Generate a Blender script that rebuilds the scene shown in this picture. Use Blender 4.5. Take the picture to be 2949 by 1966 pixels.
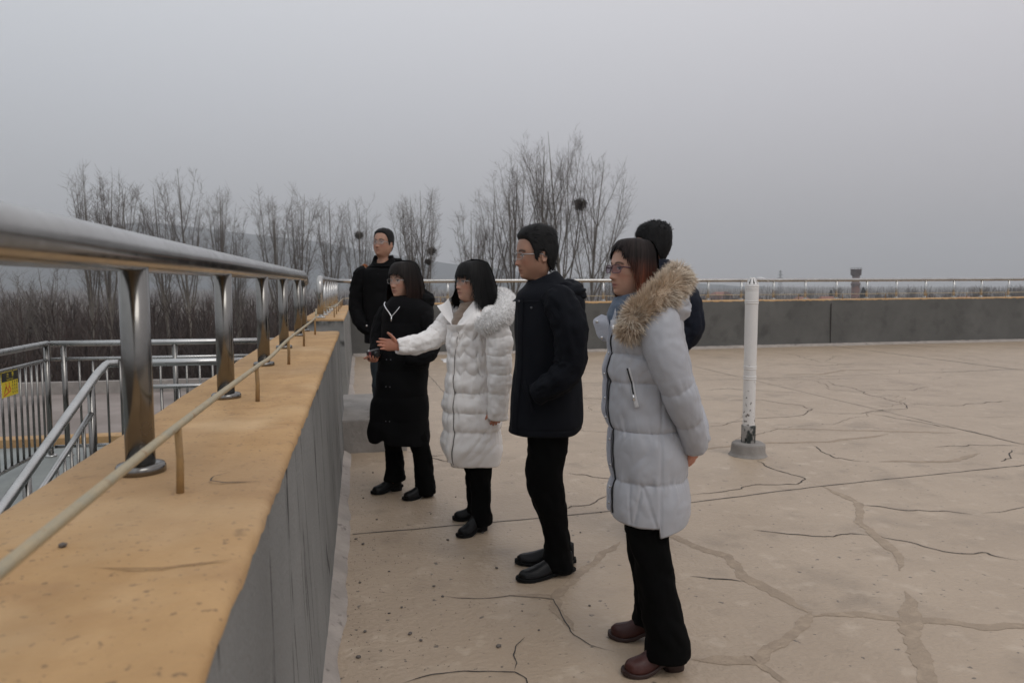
import bpy, bmesh, math, random
import numpy as np
for o in list(bpy.data.objects): bpy.data.objects.remove(o, do_unlink=True)
sc = bpy.context.scene
COL = sc.collection
R = math.radians

# ------------------------------------------------------------------ camera, sky, sun, exposure
PSI, PITCH = 0.20583, 0.077492
cam_d = bpy.data.cameras.new('camera'); cam = bpy.data.objects.new('camera', cam_d); COL.objects.link(cam)
cam.location = (0, 0, 1.5); cam.rotation_euler = (math.pi/2 - PITCH, 0, -PSI)
cam_d.sensor_width = 36; cam_d.lens = 26.02; cam_d.clip_start = 0.05; cam_d.clip_end = 20000
cam_d.dof.use_dof = True; cam_d.dof.focus_distance = 3.5; cam_d.dof.aperture_fstop = 4.5
sc.camera = cam

SUN_EL, SUN_AZ = R(52), R(150)          # azimuth clockwise from +Y
w = bpy.data.worlds.new('World'); sc.world = w; w.use_nodes = True
nt = w.node_tree; N = nt.nodes; L = nt.links; N.clear()
out = N.new('ShaderNodeOutputWorld'); bg = N.new('ShaderNodeBackground')
sky = N.new('ShaderNodeTexSky'); sky.sky_type = 'NISHITA'; sky.sun_disc = False
sky.sun_elevation = SUN_EL; sky.sun_rotation = SUN_AZ; sky.dust_density = 6; sky.air_density = 1.5
tc = N.new('ShaderNodeTexCoord'); sep = N.new('ShaderNodeSeparateXYZ'); ramp = N.new('ShaderNodeValToRGB')
L.new(tc.outputs['Generated'], sep.inputs[0]); L.new(sep.outputs['Z'], ramp.inputs[0])
e = ramp.color_ramp.elements
e[0].position = 0.0; e[0].color = (.455, .447, .455, 1)
e[1].position = 1.0; e[1].color = (.95, .96, 1.0, 1)
for p_, c_ in ((.10, (.525, .523, .54)), (.22, (.64, .643, .67)), (.34, (.76, .765, .79)), (.6, (.86, .865, .885))):
    q = e.new(p_); q.color = (*c_, 1)
hs = N.new('ShaderNodeHueSaturation'); hs.inputs['Saturation'].default_value = .25; hs.inputs['Value'].default_value = .16
L.new(sky.outputs[0], hs.inputs['Color'])
mul = N.new('ShaderNodeMix'); mul.data_type = 'RGBA'; mul.blend_type = 'MULTIPLY'; mul.inputs[0].default_value = 1
L.new(ramp.outputs[0], mul.inputs[6]); mul.inputs[7].default_value = (9.0, 9.0, 9.0, 1)
# the veiled sun warms the right half of the sky a little
wx = N.new('ShaderNodeMapRange'); wx.inputs[1].default_value = -.7; wx.inputs[2].default_value = .8; L.new(sep.outputs['X'], wx.inputs[0])
warm = N.new('ShaderNodeMix'); warm.data_type = 'RGBA'; L.new(wx.outputs[0], warm.inputs[0]); warm.inputs[6].default_value = (8.55, 8.95, 9.25, 1); warm.inputs[7].default_value = (9.3, 9.0, 9.15, 1); L.new(warm.outputs[2], mul.inputs[7])
add = N.new('ShaderNodeMix'); add.data_type = 'RGBA'; add.blend_type = 'ADD'; add.inputs[0].default_value = 1
L.new(mul.outputs[2], add.inputs[6]); L.new(hs.outputs[0], add.inputs[7])
L.new(add.outputs[2], bg.inputs[0]); bg.inputs[1].default_value = .1
L.new(bg.outputs[0], out.inputs[0])

sd = bpy.data.lights.new('sun', 'SUN'); sd.energy = .6; sd.angle = R(30); sd.color = (1, .97, .93)
sun = bpy.data.objects.new('sun', sd); COL.objects.link(sun)
sun.rotation_euler = (math.pi/2 - SUN_EL, 0, math.pi - SUN_AZ)
sc.view_settings.view_transform = 'Standard'; sc.view_settings.look = 'None'
sc.view_settings.exposure = -.12; sc.view_settings.gamma = 1; sc.view_settings.use_curve_mapping = False
sc.cycles.use_denoising = True
sc.cycles.max_bounces = 7; sc.cycles.transparent_max_bounces = 16; sc.cycles.volume_bounces = 0

# ------------------------------------------------------------------ helpers
rng = np.random.default_rng(7)
random.seed(7)

def tag(o, label=None, cat=None, group=None, kind=None):
    if label: o['label'] = label
    if cat: o['category'] = cat
    if group: o['group'] = group
    if kind: o['kind'] = kind
    return o

def empty(name, loc=(0, 0, 0), rz=0, parent=None):
    o = bpy.data.objects.new(name, None); COL.objects.link(o)
    o.location = loc; o.rotation_euler = (0, 0, rz); o.empty_display_size = .1
    if parent: o.parent = parent
    return o

def link(name, me, parent=None, loc=None, rz=None):
    o = bpy.data.objects.new(name, me); COL.objects.link(o)
    if parent: o.parent = parent
    if loc is not None: o.location = loc
    if rz is not None: o.rotation_euler = (0, 0, rz)
    return o

class MB:
    """collects vertices and faces; every add_* returns nothing, build() links one mesh"""
    def __init__(s): s.v = []; s.f = []; s.n = 0; s.c = []; s.hascol = False
    def add(s, v, f, col=None):
        v = np.asarray(v, float).reshape(-1, 3)
        s.v.append(v); s.f += [tuple(i + s.n for i in q) for q in f]; s.n += len(v)
        if col is not None:
            s.hascol = True; col = np.asarray(col, float)
            if col.ndim == 1: col = np.tile(col, (len(v), 1))
            s.c.append(col[:, :3])
        else: s.c.append(np.ones((len(v), 3)))
    def box(s, x0, x1, y0, y1, z0, z1):
        v = [(x, y, z) for z in (z0, z1) for y in (y0, y1) for x in (x0, x1)]
        s.add(v, [(0, 2, 3, 1), (4, 5, 7, 6), (0, 1, 5, 4), (2, 6, 7, 3), (0, 4, 6, 2), (1, 3, 7, 5)])
    def grid(s, P, closed=False, cap0=False, cap1=False, col=None):
        P = np.asarray(P, float); m, n = P.shape[:2]
        f = []
        nn = n if closed else n - 1
        for i in range(m - 1):
            a = i * n; b = a + n
            for j in range(nn):
                k = (j + 1) % n
                f.append((a + j, a + k, b + k, b + j))
        V = P.reshape(-1, 3)
        extra = []
        if cap0: extra.append(P[0].mean(0)); c = m * n; f += [(c, (j + 1) % n, j) for j in range(n)]
        if cap1:
            c = m * n + len(extra); extra.append(P[-1].mean(0)); b = (m - 1) * n
            f += [(c, b + j, b + (j + 1) % n) for j in range(n)]
        if extra:
            V = np.vstack([V, extra])
            if col is not None and np.ndim(col) == 2: col = np.vstack([col, [col[0]] * len(extra)])
        s.add(V, f, col)
    def tube(s, path, rad, n=8, cap=True, flat=1.0, up=None, col=None):
        s.grid(tube_pts(path, rad, n, flat, up), True, cap, cap, col)
    def mesh(s, name, mat=None, smooth=True):
        me = bpy.data.meshes.new(name)
        V = np.vstack(s.v)
        me.from_pydata(V.tolist(), [], s.f)
        if smooth: me.polygons.foreach_set('use_smooth', [True] * len(me.polygons))
        if s.hascol:
            a = me.color_attributes.new('Col', 'FLOAT_COLOR', 'POINT')
            C = np.ones((len(V), 4)); C[:, :3] = np.vstack(s.c); a.data.foreach_set('color', C.ravel())
        if mat: me.materials.append(mat)
        me.update(); return me
    def build(s, name, mat=None, parent=None, smooth=True, loc=None, rz=None):
        return link(name, s.mesh(name, mat, smooth), parent, loc, rz)

def fix_normals(me):
    b = bmesh.new(); b.from_mesh(me); bmesh.ops.recalc_face_normals(b, faces=b.faces); b.to_mesh(me); b.free()

def bevel_mesh(me, wd=.01, seg=2, ang=35):
    b = bmesh.new(); b.from_mesh(me); bmesh.ops.recalc_face_normals(b, faces=b.faces)
    ed = [x for x in b.edges if len(x.link_faces) == 2 and x.calc_face_angle(0) > R(ang)]
    bmesh.ops.bevel(b, geom=ed, offset=wd, segments=seg, affect='EDGES', profile=.6)
    b.to_mesh(me); b.free()

def spline(pts, m):
    """Catmull-Rom through the points, m samples"""
    P = np.asarray(pts, float); k = len(P)
    if k == 2: return P[0] + (P[1] - P[0]) * np.linspace(0, 1, m)[:, None]
    Q = np.vstack([2 * P[0] - P[1], P, 2 * P[-1] - P[-2]])
    t = np.linspace(0, k - 1 - 1e-9, m); i = t.astype(int); u = (t - i)[:, None]
    a, b, c, d = Q[i], Q[i + 1], Q[i + 2], Q[i + 3]
    return .5 * (2 * b + (c - a) * u + (2 * a - 5 * b + 4 * c - d) * u**2 + (3 * b - a - 3 * c + d) * u**3)

def frames(P, up=None):
    T = np.gradient(P, axis=0); T /= np.linalg.norm(T, axis=1)[:, None] + 1e-12
    if up is None: up = np.array([0, 0, 1.]) if abs(T[0][2]) < .9 else np.array([1., 0, 0])
    A = np.zeros_like(P); B = np.zeros_like(P); a = np.asarray(up, float)
    for i in range(len(P)):
        a = a - T[i] * (a @ T[i]); a /= np.linalg.norm(a) + 1e-12
        A[i] = a; B[i] = np.cross(T[i], a)
    return T, A, B

def tube_pts(path, rad, n=8, flat=1.0, up=None):
    P = np.asarray(path, float); r = np.broadcast_to(np.asarray(rad, float), (len(P),))
    T, A, B = frames(P, up)
    th = np.arange(n) * 2 * math.pi / n
    c, s_ = np.cos(th), np.sin(th)
    return P[:, None] + r[:, None, None] * (A[:, None] * (c * flat)[None, :, None] + B[:, None] * s_[None, :, None])

def _h(i, j, k):
    n = (i * 374761393 + j * 668265263 + k * 1274126177) & 0x7fffffff
    n = ((n ^ (n >> 13)) * 1103515245) & 0x7fffffff
    return ((n ^ (n >> 16)) & 0xffff) / 32767.5 - 1
def vnoise(P):
    P = np.asarray(P, float); i = np.floor(P).astype(np.int64); f = P - i; f = f * f * (3 - 2 * f)
    r = 0
    for dx in (0, 1):
        for dy in (0, 1):
            for dz in (0, 1):
                wgt = (f[..., 0] if dx else 1 - f[..., 0]) * (f[..., 1] if dy else 1 - f[..., 1]) * (f[..., 2] if dz else 1 - f[..., 2])
                r = r + wgt * _h(i[..., 0] + dx, i[..., 1] + dy, i[..., 2] + dz)
    return r
def fbm(P, o=3):
    P = np.asarray(P, float); r = 0; a = 1
    for k in range(o): r = r + a * vnoise(P * 2**k + 17.3 * k); a *= .5
    return r

# ------------------------------------------------------------------ materials
def mk(name, col, rough=.7, metal=0, col2=None, ns=4, lo=.35, hi=.65, bump=0, bs=60, spec=.5, attr=False, sheen=0,
       stretch=(1, 1, 1), coords='Object', specks=None, detail=5, dist=.01):
    m = bpy.data.materials.new(name); m.use_nodes = True
    nt = m.node_tree; N = nt.nodes; L = nt.links
    b = N['Principled BSDF']; b.inputs['Roughness'].default_value = rough; b.inputs['Metallic'].default_value = metal
    b.inputs['Specular IOR Level'].default_value = spec
    if sheen:
        b.inputs['Sheen Weight'].default_value = sheen; b.inputs['Sheen Roughness'].default_value = .5
    b.inputs['Base Color'].default_value = (*col, 1)
    tc = N.new('ShaderNodeTexCoord'); mp = N.new('ShaderNodeMapping'); mp.inputs['Scale'].default_value = stretch
    L.new(tc.outputs[coords], mp.inputs[0])
    last = None
    if attr:
        a = N.new('ShaderNodeAttribute'); a.attribute_name = 'Col'; last = a.outputs['Color']
    if col2 is not None:
        n = N.new('ShaderNodeTexNoise'); n.inputs['Scale'].default_value = ns; n.inputs['Detail'].default_value = detail
        n.inputs['Roughness'].default_value = .65
        L.new(mp.outputs[0], n.inputs['Vector'])
        r = N.new('ShaderNodeValToRGB'); r.color_ramp.elements[0].position = lo; r.color_ramp.elements[1].position = hi
        r.color_ramp.elements[0].color = (*col, 1); r.color_ramp.elements[1].color = (*col2, 1)
        L.new(n.outputs[0], r.inputs[0])
        if last is not None:
            x = N.new('ShaderNodeMix'); x.data_type = 'RGBA'; x.blend_type = 'MULTIPLY'; x.inputs[0].default_value = 1
            L.new(last, x.inputs[6]); L.new(r.outputs[0], x.inputs[7]); last = x.outputs[2]
        else: last = r.outputs[0]
    for sp in (specks or []):               # (colour, scale, lo, hi, strength)
        n = N.new('ShaderNodeTexNoise'); n.inputs['Scale'].default_value = sp[1]; n.inputs['Detail'].default_value = 4
        L.new(mp.outputs[0], n.inputs['Vector'])
        r = N.new('ShaderNodeMapRange'); r.inputs[1].default_value = sp[2]; r.inputs[2].default_value = sp[3]; r.inputs[4].default_value = sp[4]
        L.new(n.outputs[0], r.inputs[0])
        x = N.new('ShaderNodeMix'); x.data_type = 'RGBA'; L.new(r.outputs[0], x.inputs[0])
        if last is not None: L.new(last, x.inputs[6])
        else: x.inputs[6].default_value = (*col, 1)
        x.inputs[7].default_value = (*sp[0], 1); last = x.outputs[2]
    if last is not None: L.new(last, b.inputs['Base Color'])
    if bump:
        n = N.new('ShaderNodeTexNoise'); n.inputs['Scale'].default_value = bs; n.inputs['Detail'].default_value = 6
        L.new(mp.outputs[0], n.inputs['Vector'])
        bp = N.new('ShaderNodeBump'); bp.inputs['Strength'].default_value = bump; bp.inputs['Distance'].default_value = dist
        L.new(n.outputs[0], bp.inputs['Height']); L.new(bp.outputs[0], b.inputs['Normal'])
    return m

MAT = {}
MAT['floor'] = mk('floor_paint', (.355, .266, .184), .45, col2=(.44, .338, .240), ns=1.3, lo=.3, hi=.7, bump=.6, bs=38, spec=.7,
    specks=[((.335, .25, .172), .45, .50, .72, .55), ((.26, .195, .135), 3.2, .58, .72, .6), ((.20, .15, .105), 1.4, .60, .68, .35), ((.10, .08, .06), 22, .665, .70, .85), ((.13, .105, .08), 7.5, .70, .74, .35), ((.56, .455, .345), 7, .58, .75, .55)])
MAT['crack'] = mk('crack_dark', (.045, .04, .036), .9)
MAT['hairline'] = mk('hairline', (.13, .105, .08), .9)
MAT['copcrack'] = mk('coping_crack', (.20, .115, .05), .9)
MAT['sealant'] = mk('joint_sealant', (.05, .047, .043), .7)
MAT['patch'] = mk('crack_repair', (.355, .268, .188), .6, col2=(.285, .215, .152), ns=7, bump=.5, bs=60, lo=.3, hi=.7, specks=[((.40, .305, .215), 16, .5, .65, .8)])
MAT['fillet'] = mk('mortar', (.30, .265, .235), .85, col2=(.40, .35, .31), ns=5, bump=.5, bs=40, specks=[((.12, .1, .09), 14, .62, .7, .7)])
MAT['orange'] = mk('ochre_paint', (.415, .245, .105), .8, col2=(.545, .34, .158), ns=3.5, lo=.3, hi=.7, bump=.5, bs=60, dist=.006,
    specks=[((.36, .20, .085), 6, .55, .70, .65), ((.15, .095, .055), 70, .63, .68, .7), ((.62, .43, .24), 2.2, .52, .72, .7), ((.34, .22, .12), .9, .5, .7, .55), ((.22, .14, .075), 17, .66, .74, .6)])
MAT['block'] = mk('old_concrete', (.20, .182, .165), .9, col2=(.29, .268, .245), ns=4, bump=.5, bs=30, specks=[((.12, .095, .08), 8, .6, .72, .6)])
MAT['steel'] = mk('stainless_steel', (.46, .45, .43), .17, 1.0, col2=(.34, .325, .305), ns=3, bump=.03, bs=7)
MAT['steel_post'] = mk('steel_dim_reflection', (.255, .245, .232), .2, 1.0, col2=(.19, .182, .17), ns=5, bump=.03, bs=9)  # same steel as the tubes, dim reflections painted in as a darker base
MAT['steel_b'] = mk('brushed_steel', (.55, .545, .53), .26, 1.0, col2=(.46, .455, .44), ns=6)
MAT['galv'] = mk('galvanised_rod', (.40, .36, .26), .55, .35, col2=(.50, .40, .25), ns=12, bump=.3, bs=40, specks=[((.30, .14, .05), 20, .6, .7, .7)])
MAT['rust'] = mk('rusted_pin', (.26, .17, .09), .8, .2, col2=(.38, .24, .10), ns=25)
MAT['white_pvc'] = mk('white_pvc', (.66, .64, .62), .45, col2=(.72, .70, .68), ns=3)
MAT['green_floor'] = mk('grey_green_paint', (.215, .232, .222), .6, col2=(.27, .285, .272), ns=3, bump=.2, bs=40)
MAT['lower'] = mk('weathered_concrete', (.21, .175, .155), .85, col2=(.30, .255, .23), ns=.6, bump=.3, bs=20, specks=[((.14, .115, .1), .35, .5, .65, .6)])
MAT['kerb'] = mk('pale_kerb', (.34, .31, .28), .85, col2=(.24, .215, .2), ns=2)
MAT['bark'] = mk('poplar_bark', (.15, .13, .11), .9, col2=(.22, .195, .165), ns=6)
MAT['twig'] = mk('poplar_twig', (.185, .162, .145), .9)
MAT['sapling'] = mk('brown_sapling', (.085, .06, .05), .95, col2=(.055, .042, .038), ns=.15)
MAT['nest'] = mk('nest_sticks', (.06, .05, .042), .95)
MAT['earth'] = mk('winter_soil', (.065, .048, .036), .95, col2=(.10, .078, .055), ns=.08, bump=.3, bs=1)
MAT['hill'] = mk('far_hill', (.035, .045, .055), .95, col2=(.055, .06, .06), ns=.004)
MAT['brick'] = mk('red_brick', (.24, .115, .085), .9, col2=(.18, .09, .07), ns=.8)
MAT['brick_d'] = mk('dark_brick', (.12, .085, .08), .9, col2=(.16, .11, .10), ns=.8)
MAT['rooftile'] = mk('red_roof_tile', (.30, .13, .085), .9, col2=(.22, .10, .075), ns=.6)
MAT['housewall'] = mk('pale_house_wall', (.34, .30, .28), .9, col2=(.26, .22, .2), ns=.5)
MAT['conifer'] = mk('dark_conifer', (.02, .028, .022), .95)
MAT['farbrush'] = mk('far_bare_wood', (.11, .08, .07), .95, col2=(.08, .066, .06), ns=.05)
MAT['iron'] = mk('dark_iron', (.10, .10, .11), .6, .4)

def wall_mat():
    m = mk('grey_render', (.19, .19, .182), .85, col2=(.245, .243, .232), ns=2.2, bump=.45, bs=70,
           specks=[((.10, .10, .095), 1.1, .5, .75, .6), ((.25, .245, .235), 18, .62, .75, .4)])
    nt = m.node_tree; N = nt.nodes; L = nt.links; b = N['Principled BSDF']
    base = b.inputs['Base Color'].links[0].from_socket
    tc = N.new('ShaderNodeTexCoord')
    def streak(sy, sz, wd, seed):
        mp = N.new('ShaderNodeMapping'); mp.inputs['Scale'].default_value = (.0, sy, sz); mp.inputs['Location'].default_value = (seed, seed * 1.7, 0)
        L.new(tc.outputs['Object'], mp.inputs[0])
        n = N.new('ShaderNodeTexNoise'); n.inputs['Scale'].default_value = 1; n.inputs['Detail'].default_value = 2.5; L.new(mp.outputs[0], n.inputs['Vector'])
        s = N.new('ShaderNodeMath'); s.operation = 'SUBTRACT'; L.new(n.outputs[0], s.inputs[0]); s.inputs[1].default_value = .5
        a = N.new('ShaderNodeMath'); a.operation = 'ABSOLUTE'; L.new(s.outputs[0], a.inputs[0])
        r = N.new('ShaderNodeMapRange'); r.inputs[1].default_value = wd; r.inputs[2].default_value = wd * .3; r.inputs[3].default_value = 0; r.inputs[4].default_value = 1
        L.new(a.outputs[0], r.inputs[0]); return r.outputs[0]
    last = base
    for (sy, sz, wd, sd, cc, k) in ((1.9, .16, .009, 3.1, (.022, .022, .02), 1.0), (1.3, .2, .006, 9.2, (.03, .03, .028), .9)):
        f = streak(sy, sz, wd, sd)
        br = N.new('ShaderNodeTexNoise'); br.inputs['Scale'].default_value = 9; br.inputs['Detail'].default_value = 3; L.new(tc.outputs['Object'], br.inputs['Vector'])
        mm = N.new('ShaderNodeMapRange'); mm.inputs[1].default_value = .35; mm.inputs[2].default_value = .55; mm.inputs[4].default_value = k; L.new(br.outputs[0], mm.inputs[0])
        pr = N.new('ShaderNodeMath'); pr.operation = 'MULTIPLY'; L.new(f, pr.inputs[0]); L.new(mm.outputs[0], pr.inputs[1])
        x = N.new('ShaderNodeMix'); x.data_type = 'RGBA'; L.new(pr.outputs[0], x.inputs[0]); L.new(last, x.inputs[6]); x.inputs[7].default_value = (*cc, 1)
        last = x.outputs[2]
    L.new(last, b.inputs['Base Color']); return m
MAT['wall'] = wall_mat()
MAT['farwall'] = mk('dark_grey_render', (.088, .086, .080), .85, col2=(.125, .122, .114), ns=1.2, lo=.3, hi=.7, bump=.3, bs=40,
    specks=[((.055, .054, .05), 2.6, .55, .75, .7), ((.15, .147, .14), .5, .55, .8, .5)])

for k_ in ('steel', 'steel_post', 'steel_b'):       # dust and handling marks: uneven gloss
    n_ = MAT[k_].node_tree.nodes; l_ = MAT[k_].node_tree.links; b_ = n_['Principled BSDF']; r0 = b_.inputs['Roughness'].default_value
    a_ = n_.new('ShaderNodeTexNoise'); a_.inputs['Scale'].default_value = 14; a_.inputs['Detail'].default_value = 8; t_ = n_.new('ShaderNodeTexCoord'); l_.new(t_.outputs['Object'], a_.inputs['Vector'])
    m_ = n_.new('ShaderNodeMapRange'); m_.inputs[1].default_value = .3; m_.inputs[2].default_value = .75; m_.inputs[3].default_value = r0 * .85; m_.inputs[4].default_value = r0 * 1.45; l_.new(a_.outputs[0], m_.inputs[0]); l_.new(m_.outputs[0], b_.inputs['Roughness'])
# ================================================================== THE SETTING
# terrain: one sheet to the horizon, dropping gently away from the building
def terrain():
    xs = np.concatenate([np.linspace(-3250, -300, 10), np.linspace(-250, 600, 44), np.linspace(700, 3250, 10)])
    ys = np.concatenate([np.linspace(-400, 0, 4), np.linspace(20, 700, 40), np.linspace(800, 3350, 12)])
    X, Y = np.meshgrid(xs, ys); D = np.hypot(X, Y)
    Z = -6 - np.clip((D - 130) / 320, 0, 1) * 6 + .25 * fbm(np.stack([X / 18, Y / 18, 0 * X], -1))
    b = MB(); b.grid(np.stack([X, Y, Z], -1)); return b.build('ground', MAT['earth'])
tag(terrain(), 'brown winter farmland stretching below the roof to the horizon', kind='structure')

def hills():
    ridge = [(-2600, 1500, 20), (-1900, 1900, 60), (-1215, 2185, 100), (-1057, 2265, 140), (-874, 2342, 166), (-630, 2419, 205), (-299, 2482, 165), (-139, 2496, 146),
             (14, 2500, 119), (257, 2487, 78), (545, 2440, 41), (959, 2309, 8), (1300, 2200, -12)]
    P = spline(ridge, 160); P[:, 2] = (P[:, 2] - 1.5) * (.2035 * P[:, 0] + .976 * P[:, 1]) / np.hypot(P[:, 0], P[:, 1]) + 1.5; b = MB(); rows = []
    for k, (off, fz) in enumerate(((-700, 0), (-500, .14), (-330, .38), (-180, .66), (-70, .9), (0, 1), (160, .8), (600, 0))):
        Q = P.copy(); d = Q[:, :2] / np.linalg.norm(Q[:, :2], axis=1)[:, None]
        Q[:, :2] += d * off
        n = fbm(np.stack([Q[:, 0] / 160, Q[:, 1] / 160, 0 * Q[:, 0]], -1), 4)
        Q[:, 2] = -14 + (P[:, 2] + 14) * fz + (n * 9 * (0 < fz)) * (1 if fz < 1 else .5)
        rows.append(Q)
    b.grid(np.array(rows)); return b.build('hills', MAT['hill'])
tag(hills(), 'long wooded ridge fading into blue haze behind the trees', kind='structure')

# roof floor
def floor():
    # the roof deck follows the parapets
    xs = np.linspace(-.72, 26, 108); ys = np.linspace(-3, 17.0, 81)
    X, Y = np.meshgrid(xs, ys)
    Z = 0 * X
    b = MB(); b.grid(np.stack([X, Y, Z], -1)); return b.build('roof_floor', MAT['floor'])
deck = tag(floor(), 'beige painted concrete roof deck crossed by cracks', kind='structure')

def ribbon(pts, wid, jit, seed, z=.0026, step=.04, taper=True, lane=0):
    r = np.random.default_rng(seed); P = np.asarray(pts, float)
    seg = np.linalg.norm(np.diff(P, axis=0), axis=1); t = np.concatenate([[0], np.cumsum(seg)])
    m = max(4, int(t[-1] / step)); s = np.linspace(0, t[-1], m)
    Q = np.stack([np.interp(s, t, P[:, k]) for k in (0, 1)], 1)
    nn = fbm(np.stack([Q[:, 0] * 6 + seed, Q[:, 1] * 6, 0 * s], -1), 3); n2 = fbm(np.stack([Q[:, 0] * 6, Q[:, 1] * 6 + seed, 0 * s + 9], -1), 3)
    Q = Q + jit * np.stack([nn, n2], 1)
    T = np.gradient(Q, axis=0); T /= np.linalg.norm(T, axis=1)[:, None] + 1e-9; A = np.stack([-T[:, 1], T[:, 0]], 1)
    ww = wid * (.65 + .5 * np.abs(vnoise(np.stack([s * 7, 0 * s + seed, 0 * s], -1))) + .25 * r.random(m))
    if taper: ww *= np.clip(np.minimum(s, t[-1] - s) / max(.06, t[-1] * .12), .12, 1)
    w2 = ww * (.8 + .4 * r.random(m))
    zz = np.full(m, z)
    return np.stack([np.column_stack([Q + A * ww[:, None] / 2, zz]), np.column_stack([Q - A * w2[:, None] / 2, zz])], 1)

CRACKS = [
 [(3.51, 7.05), (3.8, 7.2), (4.16, 7.39), (4.36, 7.46), (4.92, 7.53), (5.17, 7.76), (5.31, 7.84), (5.35, 8.1), (5.1, 8.64), (4.59, 8.71)],
 [(5.14, 7.71), (5.47, 7.51), (5.77, 7.53), (5.97, 7.64), (6.49, 7.69), (6.7, 8.02), (6.81, 8.84), (7.01, 9.26), (6.92, 9.78), (7.12, 10.23)],
 [(7.01, 9.26), (7.58, 8.98), (8.2, 9.29)], [(6.71, 8.02), (7.18, 7.76), (8.22, 7.92)], [(5.77, 7.53), (5.98, 6.79), (6.16, 6.29), (6.04, 5.69)],
 [(5.22, 5.81), (5.63, 5.79), (5.98, 5.66)], [(4.16, 6.11), (4.05, 5.81), (4.04, 5.64), (4.16, 5.37)],
 [(3.36, 5.68), (3.25, 5.48), (3.34, 5.23), (3.37, 5.0), (3.23, 4.88), (2.89, 4.93), (2.3, 4.80)], [(5.8, 5.57), (5.59, 5.36), (5.3, 5.19)],
 [(6.15, 10.53), (6.89, 10.37), (7.62, 10.32)], [(4.77, 9.6), (5.21, 9.7), (5.39, 9.55), (5.99, 9.07)], [(8.87, 14.88), (9.06, 14.28), (8.71, 12.58)],
 [(9.55, 10.76), (10.1, 10.76), (10.92, 10.82)], [(1.59, 5.6), (1.75, 5.46), (1.88, 5.34), (2.25, 5.3)], [(1.3, 4.70), (1.48, 4.75), (1.59, 4.81), (1.75, 4.9)],
 [(.35, 3.46), (.46, 3.42), (.56, 3.39), (.69, 3.4), (.76, 3.37), (.89, 3.32), (.89, 3.19), (.88, 3.07), (.88, 2.94), (.92, 2.84), (1.0, 2.78)],
 [(.14, 2.70), (.21, 2.73), (.27, 2.75), (.36, 2.75), (.49, 2.73), (.57, 2.71), (.6, 2.66), (.6, 2.5)], [(.57, 2.71), (.59, 2.76), (.59, 2.83), (.62, 2.9), (.68, 2.97)],
 [(3.98, 4.03), (4.14, 4.03), (4.37, 4.08), (4.7, 4.02)], [(.6, 6.45), (.8, 6.0), (1.0, 5.7)], [(.43, 6.6), (.62, 6.4), (.7, 6.42)],
 [(2.4, 9.6), (3.1, 9.1), (3.9, 9.3), (4.6, 8.71)], [(3.0, 12.2), (4.1, 11.7), (5.2, 12.1), (5.9, 11.6)], [(7.6, 12.9), (8.3, 12.1), (9.3, 12.3), (10.2, 11.8)],
 [(9.2, 8.9), (9.9, 8.2), (10.6, 8.3)], [(2.34, 3.99), (2.67, 3.83), (3.01, 3.78)], [(3.01, 3.76), (3.22, 3.49), (3.42, 3.42), (3.51, 3.26)], [(1.65, 3.44), (1.88, 3.35)], [(3.35, 4.35), (3.62, 4.17), (3.93, 4.04)]]
for i, c in enumerate(CRACKS):
    b = MB(); b.grid(ribbon(c, .0095 if i not in (15, 16, 17, 18) else .005, .045 if i not in (15, 16, 17, 18) else .012, i + 3, step=.03 if i < 15 or i > 18 else .012))
    b.build('crack', MAT['crack'], deck, False)
for i, (pts, wd) in enumerate([([(-.05, 4.45), (1.11, 4.52), (2.2, 4.63), (3.29, 4.82), (5.4, 5.05), (8.5, 5.35), (14, 5.9)], .010),
                  ([(11.25, 16.3), (11.33, 10.7), (11.4, 3)], .022), ([(6.0, 12.47), (6.04, 10.4), (6.09, 6.5), (6.1, 5.0), (6.15, 1)], .009),
                  ([(2.3, 10.72), (6, 10.6), (11.3, 10.9), (18, 11.2)], .010), ([(1.1, 15.4), (1.15, 10.7), (1.2, 7)], .008)]):
    b = MB(); b.grid(ribbon(pts, wd, .007, 60 + i, taper=False)); b.build('joint', MAT['sealant'], deck, False)
STRIPS = [([(.69, 3.4), (.89, 3.32), (1.16, 3.66), (1.5, 4.0)], .05), ([(.89, 3.36), (.89, 3.2), (.88, 3.0)], .048),
    ([(1.6, 4.3), (1.82, 4.01), (1.97, 3.66), (1.92, 3.4), (1.99, 3.08), (2.01, 2.9)], .062), ([(1.97, 2.91), (2.24, 2.88), (2.4, 2.77), (2.53, 2.72), (2.84, 2.62), (3.2, 2.5)], .05), ([(2.03, 2.93), (1.78, 2.74), (1.52, 2.59), (1.3, 2.64)], .058),
    ([(1.50, 2.60), (1.56, 2.4), (1.6, 2.2)], .04), ([(2.6, 3.05), (2.4, 2.77), (2.23, 2.53), (2.08, 2.31), (2.0, 2.1)], .075), ([(3.35, 4.79), (3.34, 4.38), (3.08, 4.0), (3.0, 3.67), (2.95, 3.5), (2.78, 3.29)], .055),
    ([(4.2, 6.9), (5.1, 6.6), (5.9, 6.3)], .05), ([(7.0, 11.1), (7.5, 10.9), (8.3, 11.4), (9.1, 11.2)], .08), ([(2.6, 6.0), (3.6, 6.3), (4.4, 6.2), (5.2, 6.4)], .05), ([(4.3, 5.4), (4.9, 5.3), (5.4, 5.5)], .05)]
for i, (pts, wd) in enumerate(STRIPS):
    b = MB(); b.grid(ribbon(pts, wd, .022, 80 + i, z=.0010 + .00008 * i, step=.018)); b.build('repair_strip', MAT['patch'], deck, False)

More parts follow.
